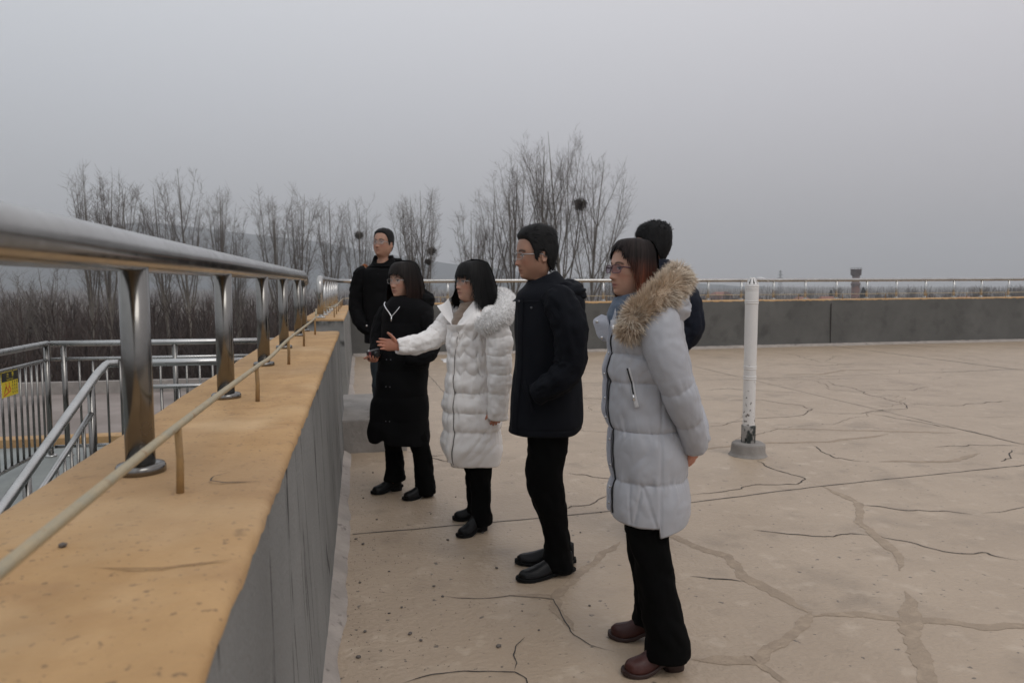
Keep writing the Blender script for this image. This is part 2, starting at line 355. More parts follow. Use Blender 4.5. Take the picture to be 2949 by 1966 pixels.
# finer hairline cracks wandering over the rest of the deck
rc = np.random.default_rng(33)
for i in range(46):
    x, y = rc.uniform(.8, 15), rc.uniform(4.2, 15.2); a = rc.uniform(-.7, .7) + (math.pi / 2 if rc.random() < .3 else 0); pts = [(x, y)]
    for _ in range(rc.integers(3, 7)):
        a += rc.normal(0, .55); l = rc.uniform(.25, .7); x += math.cos(a) * l; y += math.sin(a) * l * .8; pts.append((x, y))
    if max(p[1] for p in pts) > 15.5 or max(p[0] for p in pts) > 17 or min(p[0] for p in pts) < .2: continue
    b = MB(); b.grid(ribbon(pts, rc.uniform(.003, .0075), .05, 200 + i, z=.0022, step=.05)); b.build('hairline_crack', MAT['hairline'], deck, False)

# ------------------------------------------------------------------ parapets
def extrude_profile(path, prof, jitter=None, step=None):
    """sweeps a profile of (offset to the right, z) along a plan polyline"""
    P = np.asarray(path, float)
    if step:
        seg = np.linalg.norm(np.diff(P[:, :2], axis=0), axis=1); t = np.concatenate([[0], np.cumsum(seg)])
        s = np.linspace(0, t[-1], max(2, int(t[-1] / step)))
        P = np.stack([np.interp(s, t, P[:, k]) for k in range(P.shape[1])], 1)
    T = np.gradient(P[:, :2], axis=0); T /= np.linalg.norm(T, axis=1)[:, None]
    A = np.stack([T[:, 1], -T[:, 0]], 1)          # right of travel
    rows = []
    for i in range(len(P)):
        dz = P[i, 2] if P.shape[1] > 2 else 0
        rows.append([(P[i, 0] + A[i, 0] * o, P[i, 1] + A[i, 1] * o, z + (dz if z > .5 else 0)) for o, z in prof])
    G = np.array(rows)
    if jitter is not None: G = jitter(G)
    return G

def coping(path, half, z, name_parent, step=.03, grooves=()):
    # a skin of ochre paint-mortar over the wall head, its edges ragged
    prof = [(-half - .004, z - .032), (-half - .004, z - .012), (-half + .004, z - .003), (-half + .014, z)] + [(x, z + .002) for x in np.linspace(-half + .05, half - .05, 15)] + \
           [(half - .014, z), (half - .004, z - .004), (half + .003, z - .012), (half + .003, z - .026)]
    def jit(G):
        n = fbm(np.stack([G[..., 0] * 3, G[..., 1] * 3, G[..., 2]], -1), 4); n2 = fbm(G * 14, 3); n3 = vnoise(np.stack([G[..., 1] * 24, G[..., 0] * 24, 0 * G[..., 2]], -1))
        G[..., 2] += .003 * n + .0012 * n2
        G[:, -1, 2] += .010 * n3[:, -1] + .006 * n2[:, -1]; G[:, 0, 2] += .010 * n3[:, 0]
        G[:, -3:, 0] += .0025 * n2[:, -3:]
        mid = G[:, :, 2].copy(); u = np.linspace(-1, 1, G.shape[1])
        G[:, 4:-4, 2] -= (.004 * np.exp(-((u - .28) / .12) ** 2))[None, 4:-4]
        for gy, lo in grooves:
            dd = np.abs(G[..., 1] - gy - .012 * n2); k = np.exp(-(dd / .011) ** 2) * (u[None] > lo)
            G[..., 2] -= .006 * k
        return G
    G = extrude_profile(path, prof, jit, step)
    b = MB(); b.grid(G)
    for row, rev in ((G[0], 0), (G[-1], 1)):
        b.add(row, [tuple(range(len(row)))])
    return b.build('coping', MAT['orange'], name_parent)

def wall(name, path, half, z, base_r, step=.15, mat='wall', **kw):
    prof = [(-half, -1.2), (-half, z - .02), (half, z - .02), (half + base_r * .35, z * .55), (half + base_r, -.02), (half + base_r, -.4)]
    G = extrude_profile(path, prof, lambda G: G + .0025 * fbm(G * 4, 3)[..., None] * np.array([1, .3, 0]), step)
    b = MB(); b.grid(G)
    for row in (G[0], G[-1]): b.add(row, [tuple(range(len(row)))])
    o = b.build(name, MAT[mat], None, False); fix_normals(o.data)
    coping(path, half, z, o, **kw); return o

near = wall('parapet_wall', [(-.449, -.6), (-.445, 3), (-.432, 7.3)], .258, 1.05, .045, grooves=((.55, -.2), (1.21, -.1), (2.45, .1), (3.5, .2), (4.55, .1), (5.6, .1), (6.5, .1)))
tag(near, 'long near parapet wall with grey streaked face under an ochre top', 'wall')
left_far = wall('parapet_wall', [(-.43, 9.5), (-.41, 15.72)], .255, 1.06, .04)
tag(left_far, 'short parapet stretch beyond the opening, left of the standing man', 'wall')
FARP = [(-.14, 15.98, .0), (5, 15.98, .02), (10, 16.3, .035), (18, 16.65, .075), (25.5, 17.3, .1)]
far = wall('parapet_wall', FARP, .26, 1.085, .03, mat='farwall', step=.3, )
tag(far, 'dark grey far parapet wall running across behind the group', 'wall')
for x0 in (11.3,):       # construction joints on the far wall face
    b = MB(); y = np.interp(x0, [p[0] for p in FARP], [p[1] for p in FARP]) - .26 - .035; b.box(x0 - .006, x0 + .006, y - .004, y + .02, .03, 1.03)
    b.build('wall_joint', MAT['crack'], far)
for i, (gy, x1) in enumerate(((.62, -.36), (1.24, -.42), (2.45, -.30), (3.5, -.28), (4.55, -.27), (5.6, -.27), (6.5, -.3))):
    b = MB(); b.grid(ribbon([(-.19, gy), ((-.19 + x1) / 2, gy - .012), (x1, gy + .01)], .004, .006, 140 + i, z=1.0542, step=.008)); b.build('coping_crack', MAT['copcrack'], near, False)
b = MB(); b.grid(ribbon([(-.30, 1.84), (-.335, 1.80), (-.335, 1.765), (-.30, 1.74), (-.25, 1.735), (-.215, 1.735)], .004, .004, 171, z=1.0545, step=.008)); b.build('scribed_mark', MAT['crack'], near, False)
# pale rendered rib of the near wall's end and mortar fillets along the wall feet
def fillet(path, wd, h, parent, seed):
    def jit(G):
        n = fbm(np.stack([G[..., 1] * 2 + seed, G[..., 0] * 2, 0 * G[..., 2]], -1), 4)
        k = np.linspace(0, 1, G.shape[1])[None]
        dx = wd * .35 * n * k
        T = np.array(path[-1][:2]) - np.array(path[0][:2]); T = T / np.linalg.norm(T); A = np.array([T[1], -T[0]])
        G[..., 0] += A[0] * dx; G[..., 1] += A[1] * dx
        G[..., 2] = np.maximum(G[..., 2] + .006 * fbm(G * 12, 3) * (k < .95), .0005)
        return G
    b = MB(); b.grid(extrude_profile(path, [(0, h), (wd * .3, h * .75), (wd * .7, h * .4), (wd * .92, h * .22), (wd, .0)], jit, .04))
    return b.build('mortar_fillet', MAT['fillet'], parent)
fillet([(-.16, -.5), (-.155, 3), (-.15, 6.6)], .075, .05, near, 3)
fillet([(-.145, 8.2), (-.14, 15.7)], .07, .04, left_far, 8)
fillet([(-.1, 15.70), (5, 15.70), (10, 16.02), (18, 16.37), (25, 16.97)], .11, .06, far, 5)

# concrete step block
b = MB(); xs = np.linspace(0, 1, 10)
b.box(-.17, .42, 6.64, 8.22, -.02, .30)
me = b.mesh('concrete_block', MAT['block'], False); bevel_mesh(me, .018, 2)
blk = link('concrete_block', me); tag(blk, 'low worn concrete block against the wall, a man standing on it', 'block')

# ------------------------------------------------------------------ stainless guard rails
def flange_post(parent, x, y, z0, z1, r=.0325, fr=.056, fh=.022, mat='steel_post'):
    b = MB(); b.tube([(x, y, z0 + .004), (x, y, z0 + (z1 - z0) * .5), (x, y, z1)], r, 20); p = b.build('post', MAT[mat], parent)
    b = MB(); zs = [z0 - .004, z0 + fh * .7, z0 + fh, z0 + fh + .002]; rr = [fr, fr, fr * .93, r + .001]
    b.tube([(x, y, q) for q in zs], rr, 24); b.build('flange', MAT[mat], p)
    return p

g1 = empty('guard_rail', (-.51, 0, 1.05)); tag(g1, 'stainless guard rail on the near parapet, its thick tube running past the camera', 'railing')
def inv(o): return np.array(o.location)
O = inv(g1)
def rel(P, o=O): return np.asarray(P, float) - o
RZ = 1.574
path = [(-.515, -.8, RZ), (-.512, 3, RZ), (-.505, 6.6, RZ), (-.498, 7.12, RZ), (-.496, 7.22, RZ - .012), (-.495, 7.27, RZ - .06)]
b = MB(); b.tube(rel(spline(path[:3], 12).tolist() + path[3:]), .047, 28); b.build('top_tube', MAT['steel'], g1)
for y in (-.42, .72, 1.89, 3.06, 4.25, 5.38, 6.62, 7.27):
    x = -.518 + .0022 * y
    flange_post(g1, *(rel((x, y, 1.05))[:2]), 0, RZ - .03 - 1.05, r=.033)

g2 = empty('guard_rail', (-.48, 9.5, 1.06)); tag(g2, 'stainless guard rail turning the corner and running along the far parapet', 'railing')
O2 = inv(g2)
zf = lambda x: 1.085 + np.interp(x, [p[0] for p in FARP], [p[2] for p in FARP])
yf = lambda x: np.interp(x, [p[0] for p in FARP], [p[1] for p in FARP])
pth = [(-.46, 9.62, 1.12), (-.46, 9.60, 1.50), (-.46, 9.66, 1.555), (-.46, 9.75, 1.57)] + [(-.46 + .05 * (y - 9.75) / 6, y, 1.565) for y in np.linspace(10, 15.3, 8)] + \
      [(-.38, 15.7, 1.56), (-.28, 15.92, 1.56), (-.1, 16.0, 1.56)] + [(x, yf(x) + .02, zf(x) + .47) for x in np.linspace(.3, 25.3, 40)]
b = MB(); b.tube(np.array(pth) - O2, .040, 18); b.build('top_tube', MAT['steel'], g2)
for y in np.linspace(9.85, 15.4, 8):
    flange_post(g2, -.46 + .05 * (y - 9.75) / 6 - O2[0], y - O2[1], 0, .48, r=.03, mat='steel_b')
for x in np.arange(.15, 25.2, .885):
    flange_post(g2, x - O2[0], yf(x) + .02 - O2[1], zf(x) - O2[2], zf(x) + .45 - O2[2], r=.028, mat='steel_b')

# ------------------------------------------------------------------ lightning conductor rods on pins
def conductor(name, path, pins, zt, label, r=.0085):
    o = empty(name, path[0]); oo = np.array(path[0])
    b = MB(); b.tube(spline(path, 60) - oo, r, 10); b.build('rod', MAT['galv'], o)
    for (x, y, z0, z1) in pins:
        b = MB(); b.tube([(x - oo[0], y - oo[1], z0 - .01 - oo[2]), (x - oo[0] + .002, y - oo[1] + .001, (z0 + z1) / 2 - oo[2]), (x - oo[0], y - oo[1], z1 - oo[2])], [.0085, .0078, .008], 8)
        b.build('pin', MAT['rust'], o)
    return tag(o, label, 'lightning conductor')
pins = [(-.385, .55, 1.05, 1.185), (-.383, 1.69, 1.05, 1.19), (-.381, 2.956, 1.05, 1.18), (-.382, 4.3, 1.05, 1.185), (-.384, 5.54, 1.05, 1.18), (-.373, 6.8, 1.05, 1.19)]
conductor('lightning_rod', [(-.388, -.5, 1.19), (-.386, .55, 1.187), (-.384, 1.69, 1.194), (-.381, 2.956, 1.184), (-.379, 3.4, 1.178), (-.382, 4.3, 1.19), (-.384, 5.54, 1.186), (-.373, 6.8, 1.195), (-.37, 6.95, 1.23), (-.37, 7.0, 1.27)], pins, 1.2,
          'thin weathered metal rod carried on pins along the near parapet top')
p2 = [(-.3, y, 1.06, 1.19) for y in np.linspace(10, 15.5, 6)]
p3 = [(x, yf(x) - .1, zf(x), zf(x) + .13) for x in np.arange(.5, 24.5, 1.25)]
conductor('lightning_rod', [(-.42, 9.9, 1.2), (-.3, 10, 1.195)] + [(-.3, y, 1.19) for y in np.linspace(10.5, 15.4, 6)] + [(-.2, 15.9, 1.2)] + [(x, yf(x) - .1, zf(x) + .125) for x in np.arange(.5, 25, 1.25)], p2 + p3, 1.2,
          'thin metal rod on pins along the far parapet top', r=.007)

# ------------------------------------------------------------------ vent pipe
vp = empty('vent_pipe', (3.345, 5.86, 0)); tag(vp, 'white plastic vent pipe with slotted cap standing on a round concrete foot', 'pipe')
def lathe(prof, n=36, wob=0, seed=0):
    th = np.arange(n) * 2 * math.pi / n
    P = np.array([[(r * math.cos(t), r * math.sin(t), z) for t in th] for r, z in prof])
    if wob: k = 1 + wob * fbm(P * 9 + seed, 3); P[..., 0] *= k; P[..., 1] *= k
    return P
b = MB(); b.grid(lathe([(.165, .001), (.155, .012), (.146, .03), (.143, .09), (.139, .108), (.13, .114), (.05, .116)], 40, .035), True, False, True); b.build('concrete_foot', MAT['block'], vp)
pvc = mk('flaking_white_paint', (.66, .64, .62), .5, col2=(.70, .68, .66), ns=4)
nt_ = pvc.node_tree; N_ = nt_.nodes; L_ = nt_.links; bb = N_['Principled BSDF']; src = bb.inputs['Base Color'].links[0].from_socket
tc_ = N_.new('ShaderNodeTexCoord'); sx = N_.new('ShaderNodeSeparateXYZ'); L_.new(tc_.outputs['Object'], sx.inputs[0])
mr = N_.new('ShaderNodeMapRange'); mr.inputs[1].default_value = .68; mr.inputs[2].default_value = .30; mr.inputs[3].default_value = .0; mr.inputs[4].default_value = .105; L_.new(sx.outputs[2], mr.inputs[0])
nz = N_.new('ShaderNodeTexNoise'); nz.inputs['Scale'].default_value = 38; nz.inputs['Detail'].default_value = 3; L_.new(tc_.outputs['Object'], nz.inputs['Vector'])
ad = N_.new('ShaderNodeMath'); L_.new(nz.outputs[0], ad.inputs[0]); L_.new(mr.outputs[0], ad.inputs[1])
st = N_.new('ShaderNodeMapRange'); st.inputs[1].default_value = .70; st.inputs[2].default_value = .72; L_.new(ad.outputs[0], st.inputs[0])
mx = N_.new('ShaderNodeMix'); mx.data_type = 'RGBA'; L_.new(st.outputs[0], mx.inputs[0]); L_.new(src, mx.inputs[6]); mx.inputs[7].default_value = (.16, .145, .13, 1); L_.new(mx.outputs[2], bb.inputs['Base Color'])
b = MB(); b.grid(lathe([(.0525, .24), (.0525, .55), (.0530, .675), (.0530, .78), (.0545, 1.2), (.0555, 1.33)], 40), True, False, False); b.build('pipe', pvc, vp)
tar = mk('tar_smeared_sleeve', (.015, .02, .018), .6, col2=(.30, .28, .26), ns=16, lo=.46, hi=.54, stretch=(1, 1, .45))
b = MB(); b.grid(lathe([(.060, .112), (.062, .125), (.0605, .19), (.062, .262), (.058, .268), (.05, .27)], 30, .02), True); b.build('sleeve', tar, vp)
for z in (.675, .695, .765, .782, 1.335, 1.352, 1.448, 1.462, 1.478):
    b = MB(); b.tube([(0, 0, z - .006), (0, 0, z - .003), (0, 0, z + .003), (0, 0, z + .006)], [.056, .0595, .0595, .056] if z > 1 else [.0535, .0565, .0565, .0535], 36); b.build('collar_ring', MAT['white_pvc'], vp)
b = MB(); b.grid(lathe([(.0565, 1.33), (.057, 1.34), (.057, 1.495), (.055, 1.50), (.05, 1.50)], 40), True); b.build('cap_socket', MAT['white_pvc'], vp)
for k in range(8):
    t = k * math.pi / 4 + .2; c, s_ = math.cos(t), math.sin(t)
    b = MB(); b.tube([(.052 * c, .052 * s_, 1.497), (.024 * c, .024 * s_, 1.548)], [.0135, .0085], 4, flat=.35, up=(c, s_, .5)); b.build('cap_slat', MAT['white_pvc'], vp, False)
b = MB(); b.grid(lathe([(.026, 1.543), (.026, 1.552), (.02, 1.555)], 24), True, False, True); b.build('cap_top', MAT['white_pvc'], vp)
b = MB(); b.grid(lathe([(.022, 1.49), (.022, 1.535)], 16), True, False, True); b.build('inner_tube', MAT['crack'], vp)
# scrap of pale plastic film caught behind the cap
b = MB(); U, V = np.meshgrid(np.linspace(0, 1, 16), np.linspace(0, 1, 8))
X = -.01 + .15 * U; Zs = 1.535 + .062 * np.sin(U * 2.6) * (.55 + .45 * V) - .03 * U - .02 * V; Yv = .03 + .10 * V + .01 * np.sin(U * 6)
b.grid(np.stack([X, Yv, Zs], -1)); film = mk('plastic_film', (.72, .71, .70), .5)
fo = b.build('plastic_film', film, None, True, (3.345, 5.86, 0), -.5); tag(fo, 'scrap of white plastic film caught on top of the vent pipe', 'plastic film')
sm = fo.modifiers.new('t', 'SOLIDIFY'); sm.thickness = .002

# ------------------------------------------------------------------ stair landing outside the near parapet
ln = empty('stair_landing', (-1.7, 5, 0)); tag(ln, 'grey green painted landing and stair behind the near parapet', 'landing')
LO = np.array((-1.7, 5, 0.))
def lbox(name, x0, x1, y0, y1, z0, z1, mat, bev=.006):
    b = MB(); b.box(x0 - LO[0], x1 - LO[0], y0 - LO[1], y1 - LO[1], z0, z1); me = b.mesh(name, MAT[mat], False); bevel_mesh(me, bev, 1); return link(name, me, ln)
lbox('slab', -9, -1.72, 1.5, 7.5, -.25, 0, 'green_floor'); lbox('slab', -1.715, -.72, 5.42, 7.5, -.25, -.001, 'green_floor')
lbox('kerb', -9, -.72, 7.505, 7.68, -.25, .075, 'orange')
for i in range(8):
    lbox('step', -1.71, -.72, 5.41 - .36 * (i + 1), 5.41 - .36 * i, -.125 * (i + 1) - .1, -.125 * (i + 1), 'green_floor')

def baluster_rail(name, label, p0, p1, z, posts, top=.0255, gap=.105, z2=None, zb=.085, knee=True, origin=None, balu=True, zs=None, ext0=0, ext1=0):
    p0 = np.array(p0, float); p1 = np.array(p1, float); o = empty(name, (*p0, 0)); d = p1 - p0; Lg = np.linalg.norm(d); d /= Lg
    at = lambda t, zz: (d[0] * t, d[1] * t, zz)
    b = MB(); b.tube([at(-ext0, z), at(Lg / 2, z), at(Lg + ext1, z)], top, 16); b.build('handrail', MAT['steel_b'], o)
    b = MB(); b.tube([at(0, z2), at(Lg, z2)], .015, 12); b.build('mid_bar', MAT['steel_b'], o)
    b = MB(); b.tube([at(0, zb), at(Lg, zb)], .015, 12); b.build('bottom_bar', MAT['steel_b'], o)
    for t in posts:
        b = MB(); b.tube([at(t, 0), at(t, z - .01)], .0215, 14); p = b.build('post', MAT['steel_post'], o)
        b = MB(); b.tube([at(t, -.002), at(t, .012), at(t, .02)], [.045, .045, .03], 16); b.build('flange', MAT['steel_b'], p)
    if balu:
        n = int(Lg / gap)
        for k in range(1, n):
            t = k * Lg / n
            if min(abs(t - q) for q in posts) < .04: continue
            b = MB(); b.tube([at(t, zb), at(t, z2)], .0098, 8); b.build('baluster', MAT['steel_post'], o)
    tag(o, label, 'railing'); return o
baluster_rail('stair_railing', 'steel baluster railing on the left edge of the landing, carrying a yellow sign', (-2.635, 7.05), (-2.635, 2.6), .985, [0, 1.5, 3.0, 4.4], z2=.845, ext0=.02)
baluster_rail('stair_railing', 'steel baluster railing across the back of the landing, nearest the lower roof', (-2.60, 7.05), (-.74, 7.05), .985, [.1, 1.0, 1.84], z2=.85)
mr_ = baluster_rail('stair_railing', 'short steel railing closing off the stair well beside the parapet', (-1.55, 5.42), (-.76, 5.42), .965, [0.0, .75], z2=.80)
sr = empty('stair_railing', (-1.65, 5.4, 0)); tag(sr, 'sloping steel handrail going down the stair beside the parapet', 'railing')
sl = lambda y: .965 - .345 * (5.32 - y)
b = MB(); b.tube(np.array([(.06, .02, .965), (.0, .0, .965), (-.0, -.05, .958)] + [(0, y - 5.4, sl(y)) for y in np.linspace(5.2, 2.9, 8)]), .0265, 16); b.build('handrail', MAT['steel_b'], sr)
b = MB(); b.tube(np.array([(0, y - 5.4, sl(y) - .185) for y in np.linspace(5.05, 2.95, 6)]), .017, 12); b.build('mid_bar', MAT['steel_b'], sr)
b = MB(); b.tube(np.array([(0, y - 5.4, sl(y) - .80) for y in np.linspace(5.05, 2.95, 6)]), .015, 12); b.build('bottom_bar', MAT['steel_b'], sr)
for y in (5.06, 4.1, 3.1):
    b = MB(); b.tube([(0, y - 5.4, sl(y) - 1.0), (0, y - 5.4, sl(y) - .015)], .0215, 14); b.build('post', MAT['steel_post'], sr)
for y in np.arange(3.2, 5.0, .107):
    b = MB(); b.tube([(0, y - 5.4, sl(y) - .80), (0, y - 5.4, sl(y) - .185)], .0098, 8); b.build('baluster', MAT['steel_post'], sr)

# warning sign: yellow plate, black header, red figures, blocks of characters
sg = empty('warning_sign', (-2.618, 6.30, .74)); tag(sg, 'yellow and black stair caution sign hung on the left railing', 'sign')
def flat(name, col, quads, off, rough=.5):
    b = MB()
    for (y0, y1, z0, z1) in quads: b.box(off, off + .0008, y0, y1, z0, z1)
    return b.build(name, mk(name + '_paint', col, rough), sg, False)
b = MB(); b.box(-.001, .001, -.135, .135, -.095, .095); b.build('plate', mk('sign_yellow', (.72, .55, .03), .45), sg, False)
flat('header', (.02, .02, .018), [(-.132, .132, .022, .092)], .0012)
def strokes(name, col, segs, off, wd):
    b = MB()
    for (y0, z0, y1, z1) in segs:
        a = np.array([y0, z0]); c = np.array([y1, z1]); d = c - a; n = np.array([-d[1], d[0]]); n = n / (np.linalg.norm(n) + 1e-9) * wd / 2
        q = [a + n, a - n, c - n, c + n]; b.add([(off, *p) for p in q], [(0, 1, 2, 3)])
    return b.build(name, mk(name + '_ink', col, .5), sg, False)
# characters 注 and 意 (simplified strokes), CAUTION, falling figure, four small text columns
def glyph(cy, cz, h, segs): return [(cy + y0 * h, cz + z0 * h, cy + y1 * h, cz + z1 * h) for y0, z0, y1, z1 in segs]
zhu = [(-.45, .4, -.3, .28), (-.48, .1, -.33, 0), (-.48, -.42, -.3, -.1), (.05, .5, .15, .38), (-.18, .27, .45, .27), (-.12, 0, .4, 0), (-.22, -.42, .48, -.42), (.13, .27, .13, -.42)]
yi = [(0, .5, 0, .42), (-.35, .4, .35, .4), (-.15, .36, -.1, .28), (.15, .36, .1, .28), (-.45, .25, .45, .25), (-.28, .17, .28, .17), (-.28, .05, .28, .05), (-.28, -.08, .28, -.08), (-.28, .17, -.28, -.08), (.28, .17, .28, -.08), (-.42, -.35, -.32, -.18), (-.18, -.16, -.12, -.42), (-.12, -.42, .22, -.42), (.05, -.15, .1, -.25), (.3, -.18, .42, -.32)]
seg = glyph(-.035, .068, .036, zhu) + glyph(.05, .068, .036, yi)
LET = {'C': [(.4, .4, -.3, .4), (-.3, .4, -.3, -.4), (-.3, -.4, .4, -.4)], 'A': [(-.4, -.5, 0, .5), (0, .5, .4, -.5), (-.2, -.1, .2, -.1)], 'U': [(-.3, .5, -.3, -.4), (-.3, -.4, .3, -.4), (.3, -.4, .3, .5)],
       'T': [(-.4, .45, .4, .45), (0, .45, 0, -.5)], 'I': [(0, .5, 0, -.5)], 'O': [(-.3, .4, .3, .4), (.3, .4, .3, -.4), (.3, -.4, -.3, -.4), (-.3, -.4, -.3, .4)], 'N': [(-.3, -.5, -.3, .5), (-.3, .5, .3, -.5), (.3, -.5, .3, .5)]}
for i, ch in enumerate('CAUTION'): seg += glyph(-.045 + i * .0155, .034, .012, LET[ch])
strokes('header_text', (.72, .55, .03), seg, .0024, .0035)
txt = []
for c in range(3):
    for r_ in range(4):
        txt += glyph(.045 + c * .034, .006 - r_ * .026, .019, [(-.4, .4, .4, .4), (-.4, 0, .4, 0), (-.4, -.4, .4, -.4), (0, .4, 0, -.4), (-.4, .4, -.4, -.1), (.4, 0, .35, -.4)])
strokes('small_text', (.03, .025, .02), txt, .0013, .003)
strokes('stair_pictogram', (.62, .05, .03), [(-.11, -.085, .01, -.055), (-.10, -.07, -.06, -.01), (-.06, -.01, -.07, .012), (-.06, -.02, -.03, -.055), (-.085, -.045, -.06, -.02), (-.03, -.05, -.01, -.005), (-.01, -.005, -.015, .014), (-.01, -.02, .015, -.05)], .0013, .010)

# lower roof beyond the stairs
b = MB(); xs = np.linspace(-40, -.8, 60); ys = np.linspace(7.7, 26, 40); X, Y = np.meshgrid(xs, ys)
b.grid(np.stack([X, Y, -2 + .02 * fbm(np.stack([X * .3, Y * .3, 0 * X], -1))], -1)); tag(b.build('lower_roof', MAT['lower']), 'weathered lower roof slab beyond the stair landing', kind='structure')
b = MB(); b.box(-40, -.8, 25.8, 26.05, -2.1, -1.62); b.box(-40, -.8, 26.1, 26.15, -6.2, -1.8); me = b.mesh('kerb_wall', MAT['kerb'], False)
kw = link('kerb_wall', me); tag(kw, 'low pale kerb along the far edge of the lower roof', 'kerb')
# ================================================================== TREES AND THE FAR COUNTRY
class Twigs:
    """many tapering tubes built fast into one mesh"""
    def __init__(s): s.V = []; s.F = []; s.n = 0
    def add(s, P, r, n):
        G = tube_pts(P, r, n); m = len(P); s.V.append(G.reshape(-1, 3))
        i = np.arange(m - 1)[:, None] * n; j = np.arange(n)[None]; k = (j + 1) % n
        s.F.append((np.stack([i + j, i + k, i + n + k, i + n + j], -1).reshape(-1, 4)) + s.n); s.n += m * n
    def build(s, name, mat, parent=None):
        V = np.vstack(s.V); F = np.vstack(s.F); return np_mesh(name, V, F, mat, parent)

def np_mesh(name, V, F, mat, parent=None, smooth=False):
    me = bpy.data.meshes.new(name); k = F.shape[1]
    me.vertices.add(len(V)); me.vertices.foreach_set('co', np.asarray(V, np.float32).ravel())
    me.loops.add(F.size); me.loops.foreach_set('vertex_index', F.astype(np.int32).ravel())
    me.polygons.add(len(F)); me.polygons.foreach_set('loop_start', np.arange(0, F.size, k, dtype=np.int32))
    me.update(calc_edges=True)
    if smooth: me.polygons.foreach_set('use_smooth', np.ones(len(F), bool))
    me.materials.append(mat); return link(name, me, parent)

def unit(v): return v / (np.linalg.norm(v) + 1e-12)
def grow(p, d, Lg, m, up, wob, r):
    """a shoot that starts along d and bends towards the vertical"""
    P = [np.array(p, float)]; d = unit(np.array(d, float)); s = Lg / (m - 1)
    for i in range(m - 1):
        d = unit(d + np.array([0, 0, up / m]) + r.normal(0, wob, 3)); P.append(P[-1] + d * s)
    return np.array(P)

def poplar(seed, H, W, lean=0.0, fork=.3, nl=15, dens=1.0):
    r = np.random.default_rng(seed); tr = Twigs(); cr = Twigs()
    top = H * .97
    T = spline([(0, 0, -.3), (lean * .15 * H * .3, r.normal(0, .06), H * .3), (lean * .3 * H * .45, r.normal(0, .12), H * .55), (lean * .5 * H, r.normal(0, .2), top)], 22)
    R0 = .0088 * H
    rad = R0 * (1 - np.linspace(0, 1, 22)) ** .85 + .008
    tr.add(T, rad, 7)
    def twigs(P, n, l0, rr, a0=.15):
        for _ in range(n):
            t = a0 + (1 - a0) * r.random(); i = min(int(t * (len(P) - 1)), len(P) - 2); q = P[i] + (P[i + 1] - P[i]) * r.random()
            d = unit(P[i + 1] - P[i]); az = r.random() * 6.283; side = unit(np.cross(d, [math.cos(az), math.sin(az), .3]))
            cr.add(grow(q, d * .6 + side * .75, l0 * (.5 + r.random()), 3, .5, .1, r), np.array([rr, rr * .8, rr * .45]), 3)
    az0 = r.random() * 6; limbs = []
    for k in range(nl):
        f = fork + (.86 - fork) * (k / nl) ** 1.15 + r.normal(0, .015)
        i = int(np.clip(f, .05, .93) * 21); p = T[i]; az = az0 + k * 2.39996 + r.normal(0, .3)
        tilt = R(r.uniform(24, 44)) * (1.15 - .4 * f)
        d = np.array([math.cos(az) * math.sin(tilt), math.sin(az) * math.sin(tilt), math.cos(tilt)])
        Lg = (H - p[2]) * r.uniform(.72, 1.0) * (1.0 if f < .7 else 1.1)
        reach = W * r.uniform(.75, 1.15)
        P = grow(p, d, Lg, 11, r.uniform(.55, 1.0), .05, r)
        h = P[:, :2] - p[:2]; mx = np.linalg.norm(h, axis=1).max(); P[:, :2] = p[:2] + h * min(1.0, reach / (mx + 1e-6)) + 0
        P[:, 0] += lean * (P[:, 2] - p[2]) * .35
        limbs += list(P[2:9])
        r0 = min(rad[i] * .5, .0052 * Lg + .006)
        (tr if k < nl // 2 else cr).add(P, r0 * (1 - np.linspace(0, 1, 11)) ** .9 + .0045, 5)
        for _ in range(int((6 + Lg * 2.2) * dens)):
            t = r.uniform(.12, .95); j = min(int(t * 10), 9); q = P[j] + (P[j + 1] - P[j]) * r.random(); dd = unit(P[j + 1] - P[j])
            a2 = r.random() * 6.283; side = unit(np.cross(dd, [math.cos(a2), math.sin(a2), .2]))
            l2 = Lg * r.uniform(.10, .28) * (1.15 - t * .6); S = grow(q, dd * .75 + side * .62, l2, 5, .9, .06, r)
            cr.add(S, (.0078 * (1.1 - t * .5)) * (1 - np.linspace(0, 1, 5) * .55), 3)
            twigs(S, int(4 * dens + l2 * 3), .36, .005)
        twigs(P, int(12 * dens + Lg * 2.4), .5, .0052, .2)
    twigs(T[12:], 20, .5, .007)
    limbs = np.array(limbs); tv = np.vstack(cr.V + tr.V); zm = tv[:, 2].max(); xs_ = np.median(tv[tv[:, 2] > zm * .93, 0]) - lean * .3 * H; kz = H / zm
    for q_ in (cr, tr):
        for V_ in q_.V: V_[:, 0] -= xs_ * np.clip(V_[:, 2] / zm, 0, 1); V_[:, 2] *= kz
    limbs[:, 0] -= xs_ * limbs[:, 2] / zm; limbs[:, 2] *= kz
    return tr, cr, limbs

